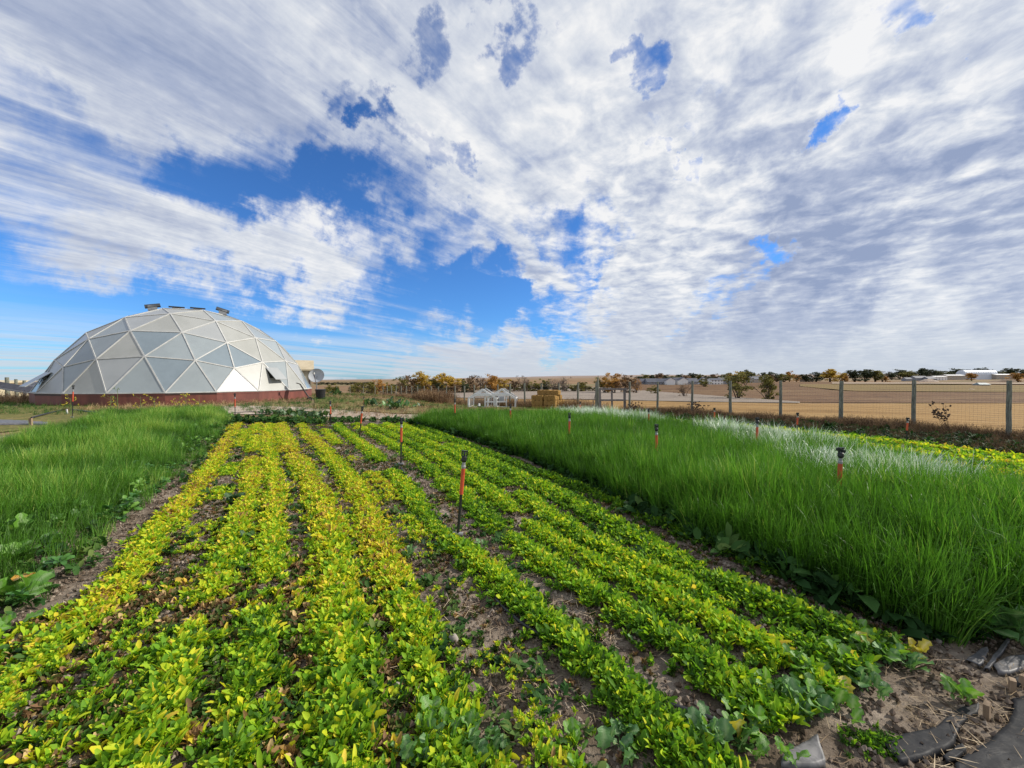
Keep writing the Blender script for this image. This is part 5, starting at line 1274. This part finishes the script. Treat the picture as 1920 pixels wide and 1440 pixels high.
x, y = fill([(5.2, 14.8), (9.2, 10.8), (10.2, 7.3), (8.9, 4.0), (12.0, 3.8), (12.8, 8.0), (10.6, 12.2), (8.0, 15.2), (5.4, 17.6)], 30)
scatter('fence_greenery', 'weed', np.stack([x, y, gz(x, y)], -1), rng.uniform(1.0, 2.0, len(x)), rng.uniform(0, .3, len(x)), .2, 'dark ground greenery beside the bright lettuce strip', 'weeds')
x, y, s_ = along(right_posts, .42, 1500, .35)
scatter('fence_undergrowth', 'weed', np.stack([x, y, gz(x, y)], -1), rng.uniform(1.2, 2.4, len(x)), rng.uniform(0, .4, len(x)), .2, 'dark low greenery under the dead weeds along the right hand fence', 'weeds')
x, y, s_ = along(back_posts[:22], .5, 2400)
hh = .6 + 1.2 * fbm(s_ * .6, s_ * 0, 3, 93) ** 1.5
scatter('back_fence_weeds', 'dry', np.stack([x, y, T(x, y)], -1), hh * rng.uniform(.8, 1.6, len(x)), rng.uniform(.25, 1, len(x)), .15, 'rusty brown dead weeds along the long back fence', 'dry weeds')
x, y = fill([(-9.5, 38), (-6.0, 33), (-5.0, 36), (-8.6, 44)], 16)
scatter('russet_thicket', 'dry', np.stack([x, y, T(x, y)], -1), rng.uniform(2.2, 3.6, len(x)), rng.uniform(.35, .8, len(x)), .15, 'head high russet weed thicket at the back fence below the golden trees', 'dry weeds')
x, y = fill([(-46, 24), (-29, 24), (-31, 30), (-50, 31)], 5)
scatter('left_weeds', 'dry', np.stack([x, y, T(x, y)], -1), rng.uniform(1.2, 2.4, len(x)), rng.uniform(.2, .9, len(x)), .15, 'brown dry weeds at the far left beside the dome', 'dry weeds')


# ------------------------------------------------------------------ leafy plants, leaf by leaf
def leaf_mesh(seed, L, W, lobed, mt_):
    r = random.Random(seed); V, Fc, A, Rb = [], [], [], []
    t0 = r.uniform(.95, 1.35); t1 = t0 - r.uniform(.5, 1.3); n = 8
    p = Vector((0, 0, 0)); tw = r.uniform(-.4, .4)
    for i in range(n + 1):
        t = i / n; el = t0 + (t1 - t0) * t
        d = Vector((math.cos(el), 0, math.sin(el))); nm = Vector((-math.sin(el), 0, math.cos(el))); sd_ = Vector((0, 1, 0)) * math.cos(tw * t) + nm * math.sin(tw * t)
        if t < .3: wv = W * (.07 + (.25 * (i % 2) * lobed))
        else: wv = W * (math.sin(math.pi * min(1, (t - .22) / .80)) ** .55) * (1 + lobed * .22 * (1 if i % 2 else -1))
        wv = max(wv, W * .03)
        wz = W * .10 * math.sin(i * 1.9 + seed)
        for s_, rb, lf in ((-1, 0, .10), (-.5, 0, .03), (0, 1, 0), (.5, 0, .03), (1, 0, .10)):
            q = p + sd_ * wv * .5 * s_ + nm * (lf * wv + wz * s_ * abs(s_)); V.append(tuple(q)); Rb.append(rb)
        p = p + d * L / n
    for i in range(n):
        for j in range(4): Fc.append((5 * i + j, 5 * i + j + 1, 5 * i + 6 + j, 5 * i + 5 + j))
    return npmesh('leaf', V, Fc, mt_, {'rib': Rb})
LM = {}
def leafset(mk, lobed=1.0):
    if mk not in LM: LM[mk] = [leaf_mesh(200 + i, 1.0, rnd.uniform(.42, .6), lobed, M[mk]) for i in range(6)]
    return LM[mk]
def leafy_plant(px, py, n, L, mk, label, cat='leafy plant', group=None, alt=None, lean=None, name='leafy_plant', spread=.04):
    q = G(px, py); q.z = SZ(q.x, q.y)
    t = empty(name, q, rnd.uniform(0, 6.28), label, cat, group)
    for i in range(n):
        k = mk
        if alt and rnd.random() < .05: k = alt
        o = newobj('leaf', leafset(k)[rnd.randrange(6)], t)
        a = i * 2.4 + rnd.uniform(-.4, .4); lv = L * rnd.uniform(.6, 1.08)
        o.scale = (lv, lv * rnd.uniform(.85, 1.2), lv * rnd.uniform(.85, 1.2))
        o.rotation_euler = (rnd.uniform(-.25, .25), rnd.uniform(-.45, .35) - .35 * (i > n * .6), a)
        o.location = (rnd.uniform(-spread, spread), rnd.uniform(-spread, spread), .008)
        if k == 'orangeleaf': o['label'] = 'withered orange leaf'
        if k == 'yellowleaf': o['label'] = 'yellowed leaf'
    return t
BG = 'big leaved mustard plants at the near end of the rows'
for a_ in [(1500, 1285, 13, .19, 'bigleaf', 'bright mustard plant at the left of the near right clump'), (1560, 1255, 13, .19, 'bigleaf', 'mustard plant in the upper middle of the near right clump'),
           (1618, 1235, 12, .18, 'bigleaf', 'mustard plant near the top right of the near right clump'), (1668, 1248, 12, .17, 'bluegreen', 'outermost blue green plant of the near right clump, next to bare soil'),
           (1560, 1335, 12, .18, 'bigleaf', 'lowest mustard plant of the near right clump, above the plastic'), (1500, 1345, 12, .17, 'bluegreen', 'blue green plant at the lower left of the near right clump'),
           (1622, 1300, 11, .16, 'bluegreen', 'blue green plant at the lower right of the near right clump'), (1455, 1310, 10, .15, 'bigleaf', 'small mustard plant where the clump meets the lettuce row'),
           (1590, 1195, 10, .15, 'bigleaf', 'small mustard plant at the top of the near right clump'),
           (1395, 1385, 11, .16, 'bigleaf', 'mustard plant left of the grey plastic corner'), (1335, 1405, 12, .17, 'bluegreen', 'large blue green plant at the bottom edge, second left of the plastic'),
           (1250, 1415, 10, .14, 'bigleaf', 'mustard plant at the bottom edge below the broken lettuce row'), (1160, 1425, 10, .14, 'bluegreen', 'grey green plant at the bottom edge right of the middle'),
           (1440, 1425, 8, .12, 'bigleaf', 'small plant touching the grey plastic corner at the bottom edge'), (1060, 1430, 8, .12, 'bigleaf', 'small mustard plant at the bottom edge near the middle'),
           (815, 1385, 13, .15, 'bigleaf', 'bright green plant at the top of the bottom middle clump'), (865, 1405, 12, .15, 'bigleaf', 'green plant in the centre of the bottom middle clump'),
           (785, 1425, 12, .14, 'bluegreen', 'blue green plant at the left of the bottom middle clump, beside bare soil'), (905, 1430, 12, .15, 'bluegreen', 'large blue green plant at the right of the bottom middle clump'),
           (650, 1415, 10, .12, 'bigleaf', 'green plant ending the broad yellow row at the bottom edge')]:
    leafy_plant(a_[0], a_[1], int(a_[2] * 1.7), a_[3] * .72, *a_[4:], spread=.075, group=BG, alt='yellowleaf' if a_[4] == 'bigleaf' else None)
LG = 'broad leaved plants at the left edge'
for a_ in [(25, 1140, 12, .24, 'bigleaf', 'broad leaved green plant low at the left edge under the withered leaf'), (75, 1108, 9, .20, 'bigleaf', 'broad leaved plant carrying a withered orange leaf at the left edge'),
           (10, 1075, 11, .24, 'bigleaf', 'tall broad leaved plant at the left edge above the others'), (95, 1040, 9, .18, 'bluegreen', 'broad leaved plant inside the near edge of the left bed'),
           (30, 1020, 9, .22, 'bigleaf', 'broad leaved plant standing among the left cereal'), (15, 1195, 7, .17, 'bigleaf', 'low broad leaved plant on the bare soil at the left edge'),
           (185, 1010, 9, .17, 'darkleaf', 'dark leafy weed on the near right corner of the left bed'), (150, 985, 8, .16, 'bluegreen', 'blue green leafy weed in front of the left cereal'),
           (250, 960, 7, .13, 'darkleaf', 'dark leafy weed on the edge of the left bed')]:
    t = leafy_plant(*a_, group=LG)
    if 'withered orange' in a_[5]:
        o = newobj('leaf', leafset('orangeleaf')[1], t); o['label'] = 'withered orange leaf'; o.location = (0, 0, .1); o.scale = (.2, .2, .2); o.rotation_euler = (.2, .4, -t.rotation_euler.z - 1.2)
MG = 'dark leafy weeds in the lettuce bed'
for a_ in [(440, 948, 14, .15, 'darkleaf', 'largest dark weed in the lettuce bed, between two left rows'), (425, 925, 10, .12, 'darkleaf', 'smaller dark weed right behind the largest one'),
           (765, 1052, 14, .10, 'bluegreen', 'blue green weed clump left of the nearest sprinkler'), (790, 1030, 9, .09, 'darkleaf', 'small dark weed behind the blue green clump'),
           (460, 1020, 8, .11, 'darkleaf', 'dark weed below the largest one'), (905, 1030, 8, .08, 'bluegreen', 'small grey green weed on the bare strip right of the nearest sprinkler'),
           (1010, 985, 8, .09, 'darkleaf', 'small dark weed between the rows right of the nearest sprinkler'), (430, 1065, 8, .10, 'darkleaf', 'low dark weed in the near left part of the bed'),
           (1200, 1215, 7, .08, 'bluegreen', 'pale grey green weed between two near rows')]:
    leafy_plant(*a_, cat='weed', group=MG, name='leafy_weed')
RG = 'large leaved plants at the shaded foot of the right bed'
for a_ in [(1800, 1190, 12, .30, 'bluegreen', 'large leaved plant sprawling at the near corner of the right bed'), (1865, 1180, 12, .30, 'bluegreen', 'large leaved plant with long pale ribs beside the plastic'),
           (1900, 1215, 10, .28, 'bluegreen', 'large leaved plant flopping onto the soil at the right edge'), (1740, 1165, 9, .22, 'darkleaf', 'dark large leaved plant left of the sprawling corner plants'),
           (1905, 1120, 10, .26, 'bluegreen', 'large leaved plant half hidden in the cereal at the right edge'), (1830, 1120, 9, .22, 'darkleaf', 'dark leaved plant under the drooping cereal blades'),
           (1640, 1130, 9, .17, 'darkleaf', 'dark round leaved weed in the shade of the cereal'), (1530, 1085, 7, .16, 'bigleaf', 'single pale leaved weed at the foot of the cereal'),
           (1378, 1020, 8, .15, 'bigleaf', 'green round leaved weed halfway along the foot of the cereal'), (1700, 1185, 8, .16, 'darkleaf', 'low dark weed at the end of the outermost lettuce row')]:
    leafy_plant(*a_, group=RG)
SG = 'squash plants in the far turf'
for a_ in [(697, 763, 12, .55, 'darkleaf', 'dark squash plant at the left of the far group'), (722, 766, 9, .42, 'bluegreen', 'low squash plant between the larger far ones'), (740, 768, 14, .60, 'darkleaf', 'largest dark squash plant in the far turf'),
           (765, 766, 11, .5, 'bluegreen', 'squash plant at the right of the far group'), (790, 765, 8, .35, 'darkleaf', 'smallest squash plant at the right end of the far group'),
           (633, 742, 9, .7, 'darkleaf', 'dark green clump beyond the black bin')]:
    leafy_plant(*a_, cat='squash plant', group=SG, name='squash_plant', spread=.35)
PG = 'potato like bushes by the rubble strip'
for px_, py_, l_ in ((530, 782, 'dark bushy plant at the left end of the far green patch'), (552, 779, 'tall dark bushy plant in the far green patch'), (572, 783, 'dark bushy plant in the middle of the far green patch'), (592, 785, 'dark bushy plant at the right end of the far green patch'), (500, 778, 'small bushy plant near the rubble strip')):
    leafy_plant(px_, py_, 26, .30, 'darkleaf', l_, cat='bushy plant', group=PG, name='bushy_plant', spread=.4)
leafy_plant(1800, 1325, 8, .12, 'bigleaf', 'small green seedling clump on bare soil beside the wooden stake', name='seedling', alt='yellowleaf')
leafy_plant(1710, 1240, 6, .11, 'yellowleaf', 'yellow wilting plant on the bare corner', name='wilted_plant')
x, y = G(1660, 1415).x, G(1660, 1415).y
scatter('seedling_patch', 'lettuce', np.stack([x - .03 + rng.normal(0, .055, 90), y + .02 + rng.normal(0, .032, 90), gz(x + rng.normal(0, .02, 90), y + rng.normal(0, .02, 90))], -1), rng.uniform(.25, .5, 90), rng.uniform(.05, .35, 90), .3, 'tight patch of tiny dark green seedlings above the plastic at the bottom edge', 'seedlings')


# ------------------------------------------------------------------ sprinklers and hoses
M['hdpe'] = simple('black_pipe', (.022, .023, .025), None, .4, 10)
M['redsleeve'] = simple('orange_red_sleeve', (.62, .10, .04), (.5, .07, .03), .45, 10)
M['fitting'] = simple('grey_fitting', (.33, .33, .33), None, .5)
def sprinkler(px, d, H_, lean, label, base_py=None, z=None):
    p = AT(px, d)
    if base_py: p = G(px, base_py)
    zz = SZ(p.x, p.y)
    t = empty('sprinkler', (p.x, p.y, zz), 0, label, 'sprinkler', 'sprinklers on risers')
    t.rotation_euler = (rnd.uniform(-.02, .02), lean, rnd.uniform(-.3, .3))
    k = H_ / .85
    MB().tube([(0, 0, -.1), (0, 0, .05)], .018, 8).build('spike', M['fitting'], t)
    fo = MB().tube([(-.05, 0, .045), (.05, 0, .045)], .019, 8).build('tee_fitting', M['fitting'], t)
    MB().tube([(0, 0, .04), (0, 0, .46 * k)], .0135, 8).build('riser_pipe', M['hdpe'], t)
    MB().tube([(0, 0, .43 * k), (0, 0, .68 * k)], .020, 10).build('sleeve', M['redsleeve'], t)
    MB().tube([(0, 0, .68 * k), (0, 0, .70 * k), (0, 0, .71 * k), (0, 0, .755 * k)], [.020, .023, .017, .017], 10).build('collar', M['fitting'], t)
    hd = MB().tube([(0, 0, .74 * k), (0, 0, .76 * k), (0, 0, .79 * k), (0, 0, .80 * k)], [.018, .029, .027, .016], 10).build('sprinkler_head', M['hdpe'], t)
    MB().bar((-.024, 0, .795 * k), (-.026, 0, .845 * k), .012).bar((.024, 0, .795 * k), (.022, 0, .845 * k), .012).bar((-.03, 0, .846 * k), (.032, 0, .846 * k), .02, .012).build('head_frame', M['hdpe'], hd)
    MB().bar((.0, -.045, .815 * k), (.0, .05, .825 * k), .014, .03).build('impact_arm', M['hdpe'], hd)
    return t
for a_ in [(857, 3.77, .86, .085, 'nearest sprinkler on a riser with red sleeve, leaning right'), (751, 6.85, .85, .01, 'second nearest sprinkler, upright beside the black hose'),
           (672.5, 9.75, .86, .12, 'third sprinkler in the line, leaning right'), (620, 12.3, .84, -.02, 'fourth sprinkler in the line near the far end of the rows'),
           (1573, 4.05, .84, .03, 'sprinkler head poking out of the right cereal, nearest one there'), (1419, 7.0, .86, .03, 'sprinkler rising from the cereal band with painted sheen in front of the fence'),
           (1232, 6.1, .84, .0, 'black sprinkler head in the middle of the right cereal'), (1066.5, 7.9, .86, .02, 'sprinkler head in the left part of the right cereal'),
           (957, 10.4, .86, .0, 'sprinkler at the far edge of the cereal below the right coop'), (853, 12.3, .9, 0, 'sprinkler at the far left corner of the right cereal'),
           (1701, 9.3, .62, .03, 'sprinkler with pink red sleeve in front of a right hand fence post'), (1217, 10.7, .72, -.02, 'sprinkler with thin orange sleeve near the fence right of the gate'),
           (1340, 12.2, .62, 0, 'sprinkler in the dead weeds between two right fence posts'), (1495, 10.4, .64, .02, 'sprinkler in the dead weeds right of the middle fence post'),
           (440, 14.2, 1.02, .02, 'sprinkler riser standing before the right part of the dome wall'), (134, 15.2, 1.3, .06, 'tall sprinkler with red sleeve in front of the left part of the dome'),
           (682, 21.0, .52, 0, 'farthest sprinkler in the weedy turf behind the rows'), (1088, 15.5, .66, 0, 'sprinkler beside the fence just right of the bales')]:
    sprinkler(*a_)
def hose(pxs, rad, label, name='hose', mt_='hdpe', smooth=4):
    P_ = [G(*q) for q in pxs]; pts = []
    for i in range(len(P_) - 1):
        a, b = P_[i], P_[i + 1]; p0 = P_[max(0, i - 1)]; p3 = P_[min(len(P_) - 1, i + 2)]
        for k in range(smooth):
            t = k / smooth
            q = .5 * ((2 * a) + (b - p0) * t + (2 * p0 - 5 * a + 4 * b - p3) * t * t + (3 * a - p0 - 3 * b + p3) * t ** 3); pts.append(q)
    pts.append(P_[-1])
    pts = [Vector((q.x, q.y, SZ(q.x, q.y) + rad * 1.1)) for q in pts]
    o = MB().tube(pts, rad, 8).build(name, M[mt_], None, True); return tag(o, label, 'hose')
hose([(752, 882), (762, 898), (775, 925), (792, 948), (812, 968), (828, 984), (842, 1002), (854, 1022)], .016, 'black irrigation hose curving from the second sprinkler to the nearest one')
hose([(857, 1022), (864, 1045), (876, 1072), (905, 1108), (940, 1148), (975, 1178), (1005, 1200), (1040, 1228), (1110, 1270), (1200, 1310), (1260, 1338), (1320, 1362), (1390, 1392)], .013, 'black irrigation hose running from the nearest sprinkler down between the rows')
hose([(640, 836), (655, 831), (672, 829)], .013, 'short black hose end left of the third sprinkler')
hose([(673, 829), (680, 842), (690, 855), (712, 866), (735, 874), (752, 881)], .013, 'black hose between the third and second sprinklers')
hose([(60, 786), (85, 779), (105, 774), (125, 770), (150, 772), (172, 775), (200, 777)], .04, 'black hose lying on the rough turf at the left')
hose([(436, 776), (470, 774), (510, 776), (560, 780)], .025, 'thin dark hose across the rubble strip')

# ------------------------------------------------------------------ black plastic sheets, stakes
m, g, o = mat('black_mulch_plastic'); M['plastic'] = m
tcn = g.n('ShaderNodeTexCoord').outputs['Object']
a = g.noise(g.mapv(tcn, (1, 2.5, 1), rot=(0, 0, .5)), 9, 5, .6, .8).outputs[0]; b = g.noise(tcn, 40, 5, .7).outputs[0]
cc = g.mix(g.m('MULTIPLY', g.ss(b, .5, .72), .4), (.022, .023, .026), (.10, .09, .08))
pbsdf(g, o, cc, g.ss(a, .3, .7, .5, .7), bump=g.m('ADD', a, g.m('MULTIPLY', b, .15)), bstr=.35, bdist=.008, spec=.14)
m2, g, o = mat('dusty_grey_plastic'); M['plasticgrey'] = m2
tcn = g.n('ShaderNodeTexCoord').outputs['Object']; a = g.noise(tcn, 14, 5, .65, .5).outputs[0]
pbsdf(g, o, g.mix(g.ss(a, .35, .65), (.07, .07, .075), (.17, .165, .165)), .55, bump=a, bstr=.3, bdist=.008, spec=.5)
def plastic(up, lo, mt_, label, n=34, rws=12, amp=.02, seed=0):
    def samp(pl):
        P_ = [G(*q) for q in pl]; d = [0]
        for i in range(1, len(P_)): d.append(d[-1] + (P_[i] - P_[i - 1]).length)
        s_ = np.linspace(0, d[-1], n); return np.stack([np.interp(s_, d, [q.x for q in P_]), np.interp(s_, d, [q.y for q in P_])], -1)
    A_, B_ = samp(up), samp(lo); Pm = np.zeros((rws, n, 3))
    for i in range(rws):
        t = i / (rws - 1); q = A_ * (1 - t) + B_ * t
        q = q + .012 * (np.stack([fbm(q[:, 0] * 9 + seed, q[:, 1] * 9, 3, seed), fbm(q[:, 0] * 9, q[:, 1] * 9 + 5, 3, seed + 1)], -1) - .5) * 2
        sag = max(0.0, math.sin(math.pi * t))
        plat = min(1.0, sag * 3.5)
        z = soil_z(q[:, 0], q[:, 1]) * (1 - .75 * plat) + .004 + .030 * plat + .5 * amp * plat * (.5 + 1.0 * fbm(q[:, 0] * 2.5 + seed, q[:, 1] * 2.5, 2, seed + 3)) + .014 * np.abs(fbm(q[:, 0] * 7 + q[:, 1] * 4 + seed, q[:, 1] * 16 - q[:, 0] * 5, 3, seed + 5) - .5) * plat
        Pm[i] = np.concatenate([q, z[:, None]], -1)
    o = newobj('plastic_sheet', gridmesh('plastic_sheet', Pm, mt_)); md = o.modifiers.new('thickness', 'SOLIDIFY'); md.thickness = .002; md.offset = 1
    return tag(o, label, 'plastic sheet', 'strips of mulch plastic in the near right corner')
plastic([(1655, 1412), (1698, 1391), (1752, 1374), (1790, 1352), (1833, 1331)], [(1690, 1452), (1742, 1442), (1790, 1412), (1800, 1380), (1838, 1356)], M['plastic'], 'curved black plastic strip ending at the wooden stake', amp=.012, seed=2)
plastic([(1790, 1448), (1825, 1426), (1861, 1394), (1882, 1372), (1896, 1345), (1893, 1322), (1925, 1316), (1990, 1310)], [(1800, 1540), (1870, 1500), (1930, 1470), (1960, 1450), (1990, 1420), (2010, 1400), (2030, 1380), (2050, 1370)], M['plastic'], 'large black plastic sheet filling the bottom right corner', amp=.022, seed=7)
plastic([(1478, 1424), (1500, 1412), (1520, 1400), (1532, 1396)], [(1466, 1460), (1500, 1460), (1530, 1456), (1545, 1450)], M['plasticgrey'], 'small dusty grey plastic corner at the bottom edge', n=16, amp=.015, seed=9)
plastic([(1806, 1250), (1822, 1240), (1840, 1228), (1850, 1226)], [(1836, 1262), (1842, 1254), (1848, 1245), (1854, 1234)], M['plasticgrey'], 'small flat grey plastic scrap at the top of the bare corner', n=12, amp=.01, seed=12)
plastic([(1842, 1268), (1858, 1250), (1876, 1230), (1890, 1213)], [(1852, 1270), (1868, 1254), (1884, 1234), (1896, 1216)], M['plasticgrey'], 'narrow grey plastic strip pointing up to the large leaves', n=16, amp=.02, seed=14)
plastic([(1862, 1262), (1885, 1248), (1925, 1238), (1980, 1232)], [(1872, 1278), (1890, 1282), (1925, 1272), (1980, 1262)], M['plasticgrey'], 'wide grey plastic piece at the right edge', n=18, amp=.02, seed=16)
plastic([(1900, 1290), (1925, 1278), (1985, 1268)], [(1905, 1304), (1928, 1300), (1985, 1292)], M['plastic'], 'dark plastic piece at the right edge above the large sheet', n=14, amp=.02, seed=18)
plastic([(1765, 1436), (1785, 1424), (1802, 1414)], [(1772, 1446), (1792, 1440), (1812, 1428)], M['plastic'], 'short black plastic fold between the two large sheets', n=12, amp=.02, seed=19)
plastic([(-60, 791), (0, 790), (40, 792), (90, 795)], [(-60, 801), (0, 799), (40, 798), (90, 799)], M['plasticgrey'], 'long pale plastic sheet lying on the turf at the left edge', n=20, amp=.08, seed=23)
M['stake'] = simple('raw_wood_stake', (.36, .26, .17), (.22, .15, .09), .8, 20, stretch=(1, 1, .2), bump=.3)
def stake(px, py, h_, w_, rz, ln_, label):
    q = G(px, py); o = MB().add([(-w_ / 2, -w_ * .3, -.05), (w_ / 2, -w_ * .3, -.05), (w_ / 2, w_ * .3, -.05), (-w_ / 2, w_ * .3, -.05), (-w_ / 2 * .95, -w_ * .3, h_ * .96), (w_ / 2, -w_ * .3, h_), (w_ / 2 * .97, w_ * .3, h_), (-w_ / 2, w_ * .3, h_ * .93)],
                                [(3, 2, 1, 0), (4, 5, 6, 7), (0, 1, 5, 4), (1, 2, 6, 5), (2, 3, 7, 6), (3, 0, 4, 7)]).build('wooden_stake', M['stake'])
    o.location = (q.x, q.y, SZ(q.x, q.y)); o.rotation_euler = (rnd.uniform(-.1, .1), ln_, rz); return tag(o, label, 'stake', 'wooden stakes')
stake(1850, 1360, .085, .032, .5, -.15, 'short square wooden stake beside the green seedlings')
stake(1897, 1310, .07, .036, .8, .1, 'short tilted wooden stake at the end of the big plastic sheet')
stake(1920, 1300, .06, .04, .3, .2, 'wooden stake at the right edge between plastic pieces')
stake(58, 799, .25, .085, .1, 0, 'pale wooden stake in the rough turf at the left edge')
o = stake(126, 777, .22, .05, .1, 0, 'thin white stake by the hose on the left turf'); o.data.materials[0] = M['whiteframe']
# fallen stalks near the corner
for i, (a, b, l_) in enumerate([((1690, 1290), (1760, 1290), 'pale dry stalk lying by the near right clump'), ((1700, 1272), (1800, 1252), 'long pale stalk pointing to the plastic scraps'), ((720, 1405), (800, 1412), 'pale dry stalk on the soil at the bottom middle'),
                                ((740, 1440), (792, 1395), 'dry stalk crossing the bare soil at the bottom middle'), ((218, 1035), (330, 1003), 'long straw stalk lying beside the left bed'), ((1812, 1440), (1840, 1430), 'short pale stalk beside the plastic at the bottom edge')]):
    A_, B_ = G(*a), G(*b); md_ = (A_ + B_) / 2
    tag(MB().tube([(A_.x, A_.y, SZ(A_.x, A_.y) + .02), (md_.x, md_.y, SZ(md_.x, md_.y) + .045), (B_.x, B_.y, SZ(B_.x, B_.y) + .02)], [.003, .003, .002], 5).build('dry_stalk', M['stake']), l_, 'dry stalk', 'fallen dry stalks')
# stones in the bed
M['stone'] = simple('grey_stone', (.36, .32, .28), (.26, .23, .2), .9, 15)
for px_, py_, s_, l_ in ((850, 1215, .035, 'pale upright stone in the patchy yellow row'), (745, 1310, .03, 'grey stone on the bare strip at the bottom middle'), (1760, 1212, .018, 'small white stone on the bare right corner'), (350, 1178, .02, 'small pale stone among the left lettuce')):
    q = G(px_, py_); r = random.Random(px_); mb = MB(); vs = []
    for i in range(5):
        for j in range(8):
            th = math.pi * (i + .5) / 5; ph_ = 2 * math.pi * j / 8; vs.append((s_ * math.sin(th) * math.cos(ph_) * r.uniform(.8, 1.1), s_ * .8 * math.sin(th) * math.sin(ph_) * r.uniform(.8, 1.1), s_ * .7 + s_ * math.cos(th) * r.uniform(.9, 1.1)))
    fs = [(i * 8 + j, (i + 1) * 8 + j, (i + 1) * 8 + (j + 1) % 8, i * 8 + (j + 1) % 8) for i in range(4) for j in range(8)] + [tuple(range(8)), tuple(range(39, 31, -1))]
    o = mb.add(vs, fs).build('stone', M['stone'], None, True); o.location = (q.x, q.y, SZ(q.x, q.y)); tag(o, l_, 'stone', 'stones in the garden soil')
# yellow flowering weeds before the dome
M['flower'] = simple('yellow_petals', (.62, .50, .03), None, .6); M['stem'] = simple('green_stem', (.12, .19, .04), None, .6)
for i, (px_, d, h_, l_) in enumerate([(131, 16.2, .75, 'yellow flowering weed at the far left of the dome front'), (206, 15.8, .85, 'yellow flowering weed left of the tall green stalk'), (219, 15.8, 1.15, 'tallest flowering weed, a lone green stalk before the dome wall'), (262, 15.6, .85, 'yellow flowering weed below the middle dome panel'), (288, 15.4, .8, 'short yellow flowering weed before the dome wall'),
                                   (335, 15.6, .85, 'yellow flowering weed in the group of three'), (347, 15.5, .95, 'tallest yellow flowering weed of the group of three'), (372, 15.3, .9, 'yellow flowering weed at the right of the group of three')]):
    p = AT(px_, d); t = empty('flowering_weed', p, 0, l_, 'flowering weed', 'yellow flowering weeds before the dome'); r = random.Random(i)
    mb = MB(); mf = MB(); mb.tube([(0, 0, 0), (.02, 0, h_ * .6), (.0, .02, h_)], [.012, .009, .004], 5)
    for k in range(9):
        z0 = h_ * r.uniform(.35, .95); a = r.uniform(0, 6.28); l2_ = r.uniform(.08, .24); e_ = Vector((math.cos(a) * l2_, math.sin(a) * l2_, z0 + l2_ * .8)); mb.tube([(0.01, 0, z0), e_], [.005, .003], 4)
        for j in range(5): mf.box(e_ + Vector((r.gauss(0, .02), r.gauss(0, .02), r.gauss(0, .02))), (.022, .022, .012), (r.uniform(0, 3), r.uniform(0, 3), 0))
    mb.build('stem', M['stem'], t); mf.build('flower_cluster', M['flower'] if px_ != 219 else M['stem'], t)['kind'] = 'stuff'
# tall dead branching weed by the right fence
M['deadstem'] = simple('dark_dead_stem', (.10, .06, .04), None, .9)
for (px_, d, h_, l_, sd_) in ((1785, 10.6, .95, 'tall branching dead weed with dark seed heads between the two rightmost posts', 1), (1303, 14.8, .8, 'reddish brown leafy dead weed beside a right hand fence post', 2), (1190, 16.5, .7, 'thin dead stalk right of the gate', 3)):
    p = AT(px_, d); t = empty('dead_weed', p, 0, l_, 'dead weed', 'tall dead weeds by the fence'); r = random.Random(sd_); mb = MB(); mh = MB()
    for k in range(7):
        a = r.uniform(2.4, 4.0) if sd_ == 1 else r.uniform(0, 6.28); sp = r.uniform(.15, .6) * h_; e1 = Vector((math.cos(a) * sp * .5, math.sin(a) * sp * .3, h_ * .45)); e2 = Vector((math.cos(a) * sp, math.sin(a) * sp * .5, h_ * r.uniform(.6, 1)))
        mb.tube([(0, 0, 0), e1, e2], [.008, .005, .003], 4)
        for j in range(5):
            b0 = e1.lerp(e2, r.uniform(.1, 1)); b1 = b0 + Vector((r.uniform(-.12, .12), r.uniform(-.08, .08), r.uniform(.0, .12))); mb.tube([b0, b1], [.003, .002], 4)
            for q in range(3): mh.box(b1 + Vector((r.gauss(0, .014), r.gauss(0, .01), r.gauss(0, .01))), (.04, .03, .012), (r.uniform(0, 3), r.uniform(0, 3), 0))
    mb.build('stem', M['deadstem'], t); mh.build('dead_leaves', M['deadstem'], t)['kind'] = 'stuff'
bpy.context.view_layer.update()
